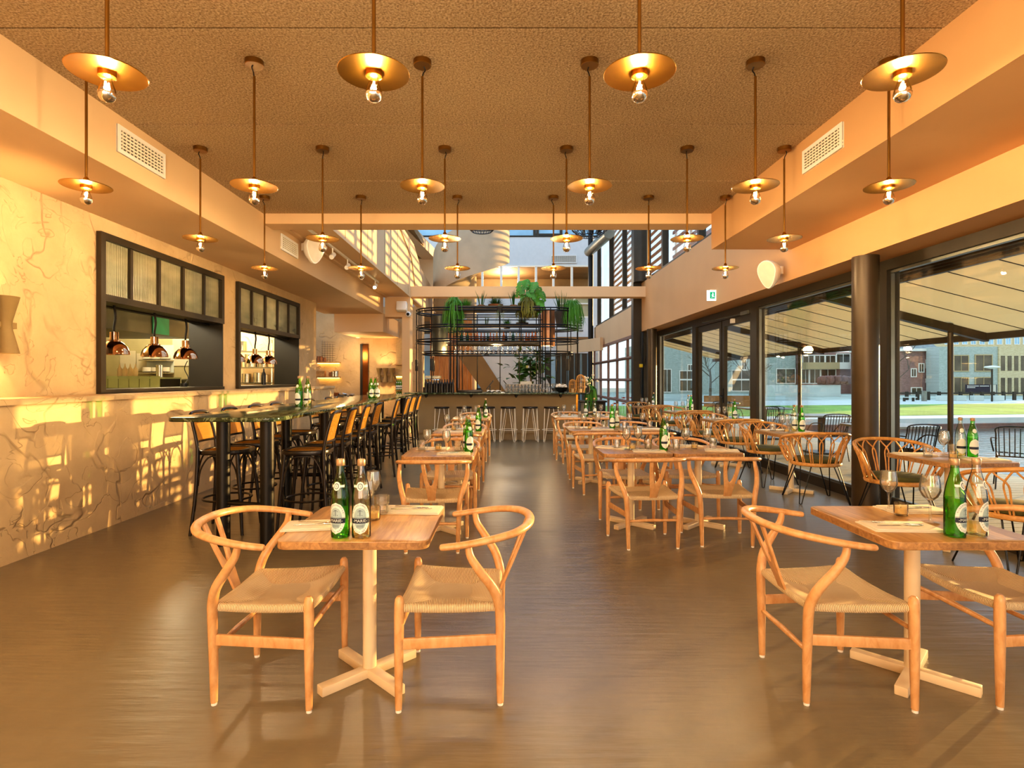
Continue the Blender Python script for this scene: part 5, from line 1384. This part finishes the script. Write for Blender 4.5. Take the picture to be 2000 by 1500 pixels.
# ------------------------------------------------------------------ kitchen hatches
def hatch(n, h, label, lamps):
    y0, y1, z0, z1 = h; e = empty('window_%d' % n, (XW, (y0 + y1) / 2, z0)); tag(e, None, None, None, 'structure')
    L = (y1 - y0) / 2; H = z1 - z0; zt = 2.235 - z0
    f = MB(); t = .07
    f.span((-.1, -L, H - t), (.05, L, H)); f.span((-.1, -L, 0), (.05, -L + t, H)); f.span((-.1, L - t, zt), (.05, L, H)); f.span((-.45, -L, -.02), (.05, L, .02)); f.span((-.1, -L, zt - .035), (.05, L, zt + .035))
    for k in range(1, 5): y = -L + 2 * L * k / 5; f.span((-.05, y - .022, zt), (.03, y + .022, H))
    f.build('frame', M['darkframe'], e, False)
    for k in range(5):
        a = -L + 2 * L * k / 5 + .05; MB().span((-.012, a - .04, zt + .03), (.0, a + 2 * L / 5 - .06, H - t)).build('fluted_pane', M['fluted'], e, False)
    MB().span((-.46, L - .02, .02), (.03, L + .0, zt)).build('jamb_panel', M['doorpanel'], e, False)
    MB().span((-.46, -L, .02), (-.1, -L + .02, zt)).build('jamb_panel', M['doorpanel'], e, False)
    MB().span((-.45, -L, zt - .02), (-.1, L, zt + .0)).build('head_panel', M['doorpanel'], e, False)
    MB().tube([(-.17, -L, zt - .05), (-.17, L, zt - .05)], .012, 6).build('lamp_track', M['black'], e)
hatch(12, H1, '', 0); hatch(13, H2, '', 0)
def mk_heat():
    e = empty('heat_lamp')
    MB().tube(spline([(0, 0, 0), (.012, .006, -.12), (0, 0, -.24), (0, 0, -.30)], 5), .013, 7).build('flex', M['flexblack'], e)
    MB().cyl((0, 0, -.385), .043, .09, 18).build('neck', M['copper'], e)
    MB().lathe_open([(.043, -.38), (.062, -.385), (.064, -.40), (.09, -.415), (.125, -.455), (.145, -.51), (.150, -.54), (.146, -.54), (.14, -.51), (.12, -.46), (.085, -.425), (.03, -.41)], 28).build('dome', M['copper'], e)
    return e
heat = Proto(mk_heat)
for i, y in enumerate((6.17, 6.88, 7.55)):
    heat((-4.30, y, 2.21), 0, 'copper chrome domed heat lamp in the wider hatch, %s from its near edge' % od[i], 'heat lamp', 'heat lamps over the kitchen hatches')
for i, y in enumerate((8.95, 9.65, 10.2)):
    heat((-4.30, y, 2.21), 0, 'copper chrome domed heat lamp in the hatch nearer the bar, %s from its near edge' % od[i], 'heat lamp', 'heat lamps over the kitchen hatches')
# kitchen room
m = MB().span((-8.2, 10.8, 0), (-5.75, 10.9, 3.1)).span((-8.3, 3.5, 0), (-8.2, 16.5, 3.1)).span((-8.2, 3.4, 0), (-4.58, 3.5, 3.1)).span((-8.2, 3.5, 2.95), (-4.58, 12.3, 3.05))
struct('wall_kitchen', m, M['kwall'], smooth=False)
def lc(name, lab, cat, loc, box, mat, bev=0): 
    o = MB().box((0, 0, 0), box).build(name, M[mat] if isinstance(mat, str) else mat, None, bool(bev), bev=bev); o.location = loc; return tag(o, lab, cat)
lc('extractor_hood', 'long steel extractor hood above the kitchen counter', 'hood', (-6.1, 8.5, 2.32), (1.2, 2.6, .44), 'steel_dark')
lc('hood_film', 'teal green light patch film on the steel hood side', 'panel', (-5.49, 8.95, 2.32), (.01, .42, .42), 'teal')  # thin sheet coloured to stand in for a reflection on the steel
e = empty('tiled_counter', (-5.98, 9.2, 0)); tag(e, 'pale green tiled kitchen counter behind the wider hatch', 'counter')
m = MB()
for k in range(6):
    for j in range(7): m.box((-.47 + k * .168 , -.205, .12 + j * .205), (.155, .014, .190))
m.build('tiles', M['tile'], e, False); MB().span((-.56, -.2, 0), (.48, .3, 1.40)).build('core', M['grout'], e, False); MB().span((-.6, -.23, 1.40), (.5, .3, 1.425)).build('worktop', M['tile'], e, False)
lc('kitchen_fridge', 'small steel fridge beside the tiled counter', 'fridge', (-5.15, 9.6, .7), (.5, .5, 1.4), 'steel_dull', .01)
for k, (x, z, w, hh, lab) in enumerate(((-7.25, 1.75, .30, .38, 'lined paper sheet on the kitchen wall above the bottles'), (-6.95, 1.72, .26, .34, 'pinned paper sheet beside the lined sheet'), (-6.22, 1.95, .34, .6, 'tall paper rota on the kitchen wall'))):
    lc('paper_sheet', lab, 'paper', (x, 10.785, z), (w, .01, hh), 'paper')
e = empty('dish_shelf', (-6.62, 10.78, 1.5)); tag(e, 'bright shelf recess with stacked plates in the kitchen wall', 'shelf')
MB().span((-.26, -.01, 0), (.26, .0, .55)).build('back_panel', M['labelwhite'], e, False); MB().span((-.26, -.25, 0), (.26, 0, .02)).span((-.26, -.25, .24), (.26, 0, .26)).build('shelf_board', M['steel'], e, False)
m = MB()
for k in range(3):
    for z in (.02, .26): m.lathe([(.05, z), (.085, z + .02), (.08, z + .1), (.001, z + .1)], 12, (-.17 + k * .17, -.13, 0))
m.build('dishes', M['whitemetal'], e)
for k in range(4):
    o = MB().lathe([(.03, 0), (.035, .01), (.035, .13), (.012, .17), (.006, .22), (.001, .22)], 10).build('squeeze_bottle', M['wax']); o.location = (-6.25 + k * .085, 9.1, 1.425); tag(o, 'pale squeeze bottle on the tiled counter', 'bottle', 'squeeze bottles on the tiled counter')
o = MB().cyl((0, 0, 0), .05, .2, 14).build('steel_canister', M['steel']); o.location = (-5.62, 9.12, 1.425); tag(o, 'steel canister at the end of the tiled counter', 'canister')
e = empty('steel_rack', (-5.3, 11.75, 0)); tag(e, 'steel kitchen rack with pots behind the hatch nearer the bar', 'rack')
m = MB()
for x in (-.5, .5):
    for y in (-.2, .2): m.cyl((x, y, 0), .018, 2.2, 8)
m.build('upright', M['steel'], e)
for z in (.9, 1.3, 1.62, 1.95): MB().span((-.52, -.22, z), (.52, .22, z + .025)).build('shelf_board', M['steel'], e, False)
potp = one('stock_pot', lambda: MB().lathe([(.001, 0), (.10, .002), (.10, .2), (.105, .205), (.095, .205), (.09, .02), (.001, .02)], 18), 'steel')
for i, (x, z, s) in enumerate(((-5.6, 1.645, 1.1), (-5.3, 1.645, 1.3), (-5.05, 1.645, 1.0), (-5.65, 1.325, 1.0), (-5.4, 1.325, .9), (-5.15, 1.325, 1.0), (-5.0, 1.325, .8), (-5.5, 1.975, 1.0))):
    potp((x, 11.72, z), 0, 'round steel pot on the kitchen rack', 'pot', 'steel pots on the kitchen rack', s)
wb_((-4.45, 10.35, 1.29), 0, 'brown bottle on the sill of the hatch nearer the bar', 'bottle')
lc('kitchen_light', 'bright fluorescent tube on the kitchen ceiling', 'ceiling light', (-5.6, 11.0, 2.72), (1.2, .12, .05), 'tube')
o = MB().cyl((0, 0, 0), .045, .05, 12); o.tube(spline([(0, 0, .03), (.05, .02, .12), (-.02, .05, .25), (.04, .02, .36)], 5), .006, 5); o = o.build('bell_cable', M['black']); o.location = (-4.42, 7.72, 1.29); tag(o, 'black puck with a curly cable on the sill of the wider hatch', 'cable')

# ------------------------------------------------------------------ niche shelves at the far left
for i, (z, lab) in enumerate(((1.86, 'upper lit oak shelf in the stone niche'), (1.43, 'lower lit oak shelf in the stone niche'))):
    e = empty('wall_shelf', (xat(640, 16.3), 16.3, z)); tag(e, lab, 'shelf')
    MB().span((-.36, -.15, 0), (.32, .2, .035)).build('board', M['oak'], e, False); MB().span((-.34, .12, -.012), (.3, .16, 0)).build('light_strip', M['strip'], e, False)
e = empty('niche_counter', (xat(655, 15.6), 15.6, 0)); tag(e, 'oak front service counter in the stone niche', 'counter')
MB().span((-.8, -.3, 0), (.75, .4, .88)).build('cabinet', M['oak'], e, False); MB().span((-.83, -.34, .88), (.78, .42, .93)).build('worktop', M['concrete'], e, False)
rk = empty('plate_rack', (xat(640, 16.25), 16.25, 1.897)); tag(rk, 'tall wire rack of small glasses on the upper niche shelf', 'rack'); m = MB()
for k in range(5):
    for j in range(9): m.tube([(-.16 + k * .075, -.05, .05 + j * .065), (-.10 + k * .075, .05, .05 + j * .065)], .006, 4)
    m.tube([(-.16 + k * .075, 0, 0), (-.16 + k * .075, 0, .62 - k * .03)], .008, 5)
m.build('wire_grid', M['steel'], rk)
pz = one('clay_jar', lambda: MB().lathe([(.001, 0), (.04, .002), (.05, .06), (.035, .1), (.04, .12), (.001, .12)], 12), 'terracotta')
for i, (u, z) in enumerate(((622, 1.897), (627, 1.897), (634, 1.897), (633, 1.467), (645, 1.467))):
    pz((xat(u, 16.2), 16.2, z), 0, 'small jar on a lit niche shelf', 'jar', 'jars on the niche shelves', 1.3 if i < 2 else 1)
for i, (u, z, s) in enumerate(((651, 1.467, .7), (656, 1.467, .8))): potp((xat(u, 16.2), 16.2, z), 0, 'small steel tin on the lower niche shelf', 'tin', 'tins on the lower niche shelf', s)
bx = lc('wooden_crate', 'long wooden crate on the lower niche shelf', 'crate', (xat(625, 16.2), 16.2, 1.55), (.3, .18, .16), 'oak')
pan = one('saute_pan', lambda: MB().lathe([(.001, .004), (.11, .0), (.13, .05), (.125, .05), (.105, .008), (.001, .01)], 18).tube([(.12, 0, .04), (.3, .05, .07)], .01, 6), 'steel')
for i, (u, c) in enumerate(((630, 0), (648, 0), (668, 0), (684, 0))): pan((xat(u, 15.5), 15.5, .932), i * .8, 'steel pan on the niche counter', 'pan', 'pans on the niche counter')
bowl = one('food_bowl', lambda: MB().lathe([(.04, 0), (.08, .05), (.1, .09), (.09, .09), (.06, .04), (.001, .02)], 14), 'terracotta')
for i, u in enumerate((624, 638, 656)): bowl((xat(u, 15.4), 15.38, .932), 0, 'clay bowl of food on the niche counter', 'bowl', 'bowls on the niche counter')
# green bottles on a lit shelf near the pillar
e = empty('bottle_cabinet', (xat(781, 16.3), 16.3, 0)); tag(e, 'lit shelf cabinet of green bottles beside the pillar', 'cabinet')
MB().span((-.13, .1, 0), (.13, .14, 2.6)).build('back_panel', M['brick_tan'], e, False)
for z in (.72, 1.05, 1.48, 1.8): MB().span((-.13, -.1, z), (.13, .1, z + .02)).build('shelf_board', M['oak'], e, False)
MB().span((-.12, .07, 1.45), (.12, .09, 1.47)).build('light_strip', M['strip'], e, False)
for k in range(4):
    bf_g((xat(775.5 + k * 3.6, 16.25), 16.25, 1.07), 0, 'green bottle on the lit cabinet shelf beside the pillar', 'bottle', 'green bottles in the lit cabinet')
    bf_g((xat(775.5 + k * 3.6, 16.25), 16.25, .74), 0, 'green bottle on the lit cabinet shelf beside the pillar', 'bottle', 'green bottles in the lit cabinet')

# ------------------------------------------------------------------ sconces, speakers, vents, sign, cameras
def mk_sconce():
    e = empty('hourglass_sconce')
    MB().lathe_open([(.095, .23), (.05, .04), (.045, 0), (.05, -.04), (.095, -.23), (.09, -.23), (.045, -.04), (.04, 0), (.045, .04), (.09, .23)], 24).build('shade', M['sconce'], e)
    MB().box((0, 0, 0), (.05, .05, .05)).build('mount', M['brassdark'], e, False)
    for s in (-1, 1):
        l = bpy.data.lights.new('sconce_light', 'SPOT'); l.energy = 14; l.color = (1, .62, .26); l.spot_size = R(75); l.spot_blend = .8; l.shadow_soft_size = .03
        lo = bpy.data.objects.new('sconce_light', l); COL.objects.link(lo); lo.parent = e; lo.location = (0, 0, s * .08); lo.rotation_euler = (R(180) if s > 0 else 0, 0, 0)
    return e
sc = Proto(mk_sconce)
sc((-4.03, 4.52, 1.835), 0, 'pale hourglass wall sconce on the stone wall before the wider hatch', 'wall light', 'hourglass sconces'); sc((-4.03, 4.32, 1.835), 0, 'hourglass wall sconce cut off by the photo edge', 'wall light', 'hourglass sconces')
tag(MB().span((-4.06, 4.2, 1.81), (-4.02, 4.62, 1.86)).build('sconce_bar', M['sconce'], None, False), 'flat bar joining the hourglass sconces on the stone wall', 'wall bar')
for u, lab in ((740.5, 'hourglass sconce on the far stone wall, beside the lift door'), (753, 'hourglass sconce on the far stone wall, middle one'), (766, 'hourglass sconce on the far stone wall, beside the bottle cabinet')):
    sc((xat(u, 16.36), 16.36, 1.4 + 22 * 16.36 / F - .22), 0, lab, 'wall light', 'hourglass sconces', .9)
tag(MB().span((xat(738, 16.4), 16.40, 1.78 - .32), (xat(773, 16.4), 16.44, 1.83 - .32)).build('sconce_bar', M['sconce'], None, False), 'flat bar joining the sconces on the far stone wall', 'wall bar')
def egg(mb): mb.v = [((x * (1 + z * 1.9) if z < 0 else x * (1 + z * .5)), y, z * (1.12 if z < 0 else .8)) for x, y, z in mb.v]
def speaker(loc, rz, tilt, lab, s=1):
    e = empty('wall_speaker', loc, rz); tag(e, lab, 'speaker')
    MB().box((0, .12, .03), (.07, .05, .09)).tube([(0, .12, .03), (0, .02, .02)], .018, 8).build('bracket', M['white'], e)
    R3 = Matrix.Rotation(tilt, 3, 'X')
    prof = [(.001, .10), (.06, .095), (.10, .06), (.125, .0), (.135, -.06), (.13, -.075), (.001, -.078)]
    b = MB(); Mx = R3 @ Matrix.Rotation(R(90), 3, 'X') @ Matrix.Diagonal((.95, 1.3, 1)); Mx = Mx
    b.lathe([(r, -z) for r, z in prof], 26, (0, -.05, 0), Mx); egg(b); b.build('housing', M['white'], e)
    g = MB(); g.lathe([(.001, .08), (.118, .078), (.12, .076)], 26, (0, -.05, 0), Mx); egg(g); g.build('front_grille', M['napkin'], e)
    e.scale = (s, s, s); return e
speaker((3.52, 7.35, 2.80), R(-62), R(12), 'white egg shaped speaker on the beam over the round column', 1.1)
speaker((3.72, 15.35, 2.88), R(-50), R(10), 'white egg shaped speaker high by the sectional glass door')
speaker((-2.93, 8.45, 3.62 - .25), R(50), R(8), 'white round speaker on the bulkhead under the lamps, hatch side', 1.25)
o = MB().box((0, 0, 0), (.26, .2, .24), 0, Matrix.Rotation(R(-12), 3, 'X')).build('box_speaker', M['white'], None, bev=.02); o.location = (xat(785, 14.35), 14.35, zat(599, 14.35)); tag(o, 'white box speaker in the corner above the bar gantry end', 'speaker')
o = MB().ball((0, 0, 0), .075, 14, 9).build('dome_camera', M['white']); o.location = (xat(797.5, 14.4), 14.4, zat(614, 14.4)); tag(o, 'white dome camera on the pillar beside the gantry', 'camera')
MB().ball((0, -.05, 0), .042, 12, 8).build('lens', M['black'], o)
o = MB().box((0, 0, 0), (.12, .16, .11)).build('ceiling_camera', M['white'], None, bev=.02); o.location = (xat(700, 16.2), 16.2, zat(657, 16.2)); tag(o, 'small white camera above the lift door', 'camera'); MB().cyl((0, -.09, -.02), .03, .02, 10).build('lens', M['black'], o)
def vent(loc, w, h, lab, ax):
    e = empty('air_vent', loc); tag(e, lab, 'vent'); A = (lambda a, b, c: (c, a, b)) if ax == 'x' else (lambda a, b, c: (a, c, b))
    def sp(m, a0, b0, c0, a1, b1, c1): m.span(A(a0, b0, c0), A(a1, b1, c1))
    f = MB(); t = .03
    sp(f, -w / 2, -h / 2, -.012, w / 2, -h / 2 + t, .012); sp(f, -w / 2, h / 2 - t, -.012, w / 2, h / 2, .012); sp(f, -w / 2, -h / 2, -.012, -w / 2 + t, h / 2, .012); sp(f, w / 2 - t, -h / 2, -.012, w / 2, h / 2, .012)
    f.build('frame', M['white'], e, False)
    b = MB(); sp(b, -w / 2, -h / 2, -.004, w / 2, h / 2, -.001) if ax == 'x' and loc[0] > 0 else sp(b, -w / 2, -h / 2, -.002, w / 2, h / 2, .001)
    b.build('backing', M['grille'], e, False)
    s = MB(); n = 8
    for k in range(1, n): z = -h / 2 + h * k / n; sp(s, -w / 2, z - .006, -.01, w / 2, z + .006, .01)
    k = -w / 2 + .06
    while k < w / 2: sp(s, k - .004, -h / 2, -.008, k + .004, h / 2, .008); k += .045
    s.build('louvre_grid', M['whitemetal'], e, False)
vent((-3.092, 4.78, 3.325), .62, .22, 'white louvred air vent on the hatch side bulkhead, in front', 'x')
vent((-3.092, 8.05, 3.30), .62, .22, 'white louvred air vent on the hatch side bulkhead, further back by the speaker', 'x')
vent((2.642, 4.67, 3.31), .58, .20, 'white louvred air vent on the window side bulkhead', 'x')
vent((xat(1101, 25.48), 25.46, zat(506, 25.46)), 1.16, .36, 'wide grey air vent on the white end wall of the atrium', 'y')
e = empty('exit_sign', (3.60, 9.75, 2.85)); tag(e, 'small lit exit sign, white with green door symbol', 'exit sign')
MB().box((0, 0, 0), (.17, .02, .18)).build('lit_panel', M['exitw'], e, False)
m = MB(); m.span((-.035, -.013, -.055), (.05, -.011, .06)); m.build('door_symbol', M['exitg'], e, False)
m = MB(); m.lathe([(.001, 0), (.012, .002), (.001, .004)], 10, (.012, -.013, .035), Matrix.Rotation(R(90), 3, 'X')); m.prism([(-.01, -.04), (.0, -.04), (.012, -.01), (.028, -.035), (.036, -.03), (.02, .005), (.03, .015), (.02, .025), (-.012, .01), (-.01, 0), (.002, -.005)], -.0145, -.0135, Matrix(((1, 0, 0), (0, 0, 1), (0, 1, 0)))); m.build('running_figure', M['exitw'], e, False)
MB().box((.07, 0, .095), (.2, .03, .012)).build('bracket', M['white'], e, False)
# track with spot lights over the hatch side strip
e = empty('spot_track', (-2.75, 7.6, 3.50)); tag(e, 'white ceiling track with spotlights beside the parapet', 'track light')
MB().box((0, 2.3, 0), (.035, 4.6, .03)).build('track', M['white'], e, False)
for y, on in ((.9, 1), (1.35, 0), (2.2, 0), (3.2, 0), (4.3, 1)):
    s = MB().cyl((0, y, -.1), .012, .09, 8); s.tube([(0, y + .06, -.1), (0, y - .06, -.17)], .038, 12); s = s.build('spotlight', M['white'], e)
    if on: MB().tube([(0, y - .061, -.171), (0, y - .066, -.174)], .03, 12).build('lit_lens', M['spot'], s)
# rattan basket lamps high in the atrium
def basket(u, v, Y, r, lab):
    e = empty('basket_pendant', (xat(u, Y), Y, zat(v, Y))); tag(e, lab, 'pendant lamp'); m = MB()
    for k in range(26):
        a = 2 * pi * k / 26; m.tube([(r * .55 * cos(a), r * .55 * sin(a), 0), (r * .95 * cos(a), r * .95 * sin(a), .18), (r * cos(a), r * sin(a), .5), (r * .7 * cos(a), r * .7 * sin(a), .9)], .010, 4)
    for z, k in ((0, .55), (.1, .8), (.2, .96), (.35, 1.0), (.5, 1.0), (.7, .9)): m.tube([(r * k * cos(2 * pi * j / 24), r * k * sin(2 * pi * j / 24), z) for j in range(24)], .012, 4, True)
    m.build('woven_shade', M['blackwood'], e); MB().cyl((0, 0, .9), .01, 2.2, 6).build('cord', M['black'], e)
basket(941, 452, 13.0, .42, 'dark woven basket lamp high in front of the spiral stair'); basket(1152, 461, 16.5, .55, 'dark woven basket lamp high by the upper windows')
o = MB().tube([(xat(1150, 24), 24, zat(492, 24)), (xat(1190, 20), 20, zat(455, 20))], .2, 14).build('roof_tube', M['steel_dull']); tag(o, 'grey tubular motor high in the corner of the atrium', 'tube')
# cables by the corner column
o = MB().tube(spline([(3.64, 15.0, 2.7), (3.62, 14.98, 2.2), (3.66, 14.98, 1.8), (3.62, 14.98, 1.4), (3.64, 14.98, 1.0)], 6), .012, 6).tube(spline([(3.7, 15, 2.5), (3.8, 14.98, 2.0), (3.72, 14.98, 1.75), (3.84, 14.98, 2.2)], 6), .008, 5).build('power_cable', M['black']); tag(o, 'dangling black cables beside the sectional glass door', 'cable')
o = MB().box((3.63, 14.95, 1.75), (.09, .06, .09)).build('plug_box', M['yellow'], None, bev=.01); tag(o, 'yellow plug box hanging on the cables', 'plug')
# wall text by the plants
m = MB(); r = random.Random(8)
for v in (622, 626, 631, 636, 641, 646):
    u = 1128 + r.choice([0, 1, 2]); 
    while u < 1138: m.span((xat(u, 25.4), 25.47, zat(v + 1.1, 25.47)), (xat(u + 1.6, 25.4), 25.49, zat(v - 1.1, 25.47))); u += 2.6
o = m.build('wall_lettering', M['black'], None, False); tag(o, 'small black block lettering on the white end wall', 'lettering')
# ------------------------------------------------------------------ light
def light(name, typ, loc, energy, col, **k):
    l = bpy.data.lights.new(name, typ); l.energy = energy; l.color = col
    for a, b in k.items(): setattr(l, a, b)
    o = bpy.data.objects.new(name, l); COL.objects.link(o); o.location = loc; return o
def aim(o, target): o.rotation_euler = (Vector(target) - Vector(o.location)).to_track_quat('-Z', 'Y').to_euler()
AZ = Vector((-1, -.65, 0)).normalized()
sun = light('sun', 'SUN', (30, 20, 8), 5.5, (1, .62, .24), angle=R(.5)); d = AZ * cos(R(3.4)) + Vector((0, 0, -sin(R(3.4)))); sun.rotation_euler = d.to_track_quat('-Z', 'Y').to_euler()
# low sun mirrored in the canal: the glint out on the water throws light up through the glass
D = 45; gp = Vector((6.7, 9, 0)) - AZ * D; gp.z = -1.5
gl = light('sun_glint_on_water', 'SPOT', gp, 29000, (1, .58, .21), spot_size=R(40), spot_blend=.3, shadow_soft_size=.25); aim(gl, (-4, 4, 2.0))
rw = light('rear_window_light', 'AREA', (-.6, Y0 + .1, 1.7), 175, (1, .84, .66), shape='RECTANGLE', size=7.5, size_y=2.6); rw.rotation_euler = (R(90), 0, 0)  # area lamp added on the unseen back wall as soft frontal fill
# bare fill points added unseen behind the camera, roughly continuing the lamp grid
for y in (.9, -.6, -2.2):
    for x in (-1.67, .565): light('lamp_behind', 'POINT', (x, y, 2.62), 30, (1, .80, .54), shadow_soft_size=.12)
for y in (6.6, 9.5, 11.3): light('kitchen_lamp', 'POINT', (-5.9, y, 2.75), 170, (1, .86, .6), shadow_soft_size=.3)
for x in (-1.4, -.2, 1.0): light('bar_lamp', 'POINT', (x, 13.6, 2.1), 18, (1, .7, .36), shadow_soft_size=.1)
light('niche_lamp', 'POINT', (-4.3, 15.7, 2.1), 17, (1, .7, .35), shadow_soft_size=.1)
light('upstairs_lamp', 'POINT', (0, 27.0, 6.0), 220, (1, .85, .65), shadow_soft_size=.3)
w = bpy.data.worlds.new('sky'); SC.world = w; w.use_nodes = True; t = w.node_tree; t.nodes.clear()
o = t.nodes.new('ShaderNodeOutputWorld'); b = t.nodes.new('ShaderNodeBackground'); tc = t.nodes.new('ShaderNodeTexCoord'); sx = t.nodes.new('ShaderNodeSeparateXYZ'); rp = t.nodes.new('ShaderNodeValToRGB')
t.links.new(tc.outputs['Generated'], sx.inputs[0]); t.links.new(sx.outputs[2], rp.inputs[0]); t.links.new(rp.outputs[0], b.inputs[0]); t.links.new(b.outputs[0], o.inputs[0])
e_ = rp.color_ramp.elements; e_[0].position = 0; e_[0].color = (.74, .82, .88, 1); e_[1].position = .45; e_[1].color = (.45, .66, .95, 1)
b.inputs[1].default_value = 1.1
# ------------------------------------------------------------------ camera
c = bpy.data.cameras.new('camera'); c.sensor_width = 36; c.lens = 36 * F / 2000; c.shift_x = 14 / 2000; c.shift_y = -10 / 2000; c.clip_start = .05; c.clip_end = 500
co = bpy.data.objects.new('camera', c); COL.objects.link(co); co.location = (0, 0, EYE); co.rotation_euler = (R(90), 0, 0); SC.camera = co
SC.view_settings.view_transform = 'Standard'
SC.view_settings.look = 'Medium High Contrast'
SC.view_settings.exposure = 0.75
cy = SC.cycles
cy.use_adaptive_sampling = True; cy.adaptive_threshold = .05
cy.max_bounces = 7; cy.diffuse_bounces = 4; cy.glossy_bounces = 3; cy.transmission_bounces = 4; cy.transparent_max_bounces = 24
cy.caustics_reflective = False; cy.caustics_refractive = False; cy.sample_clamp_indirect = 6
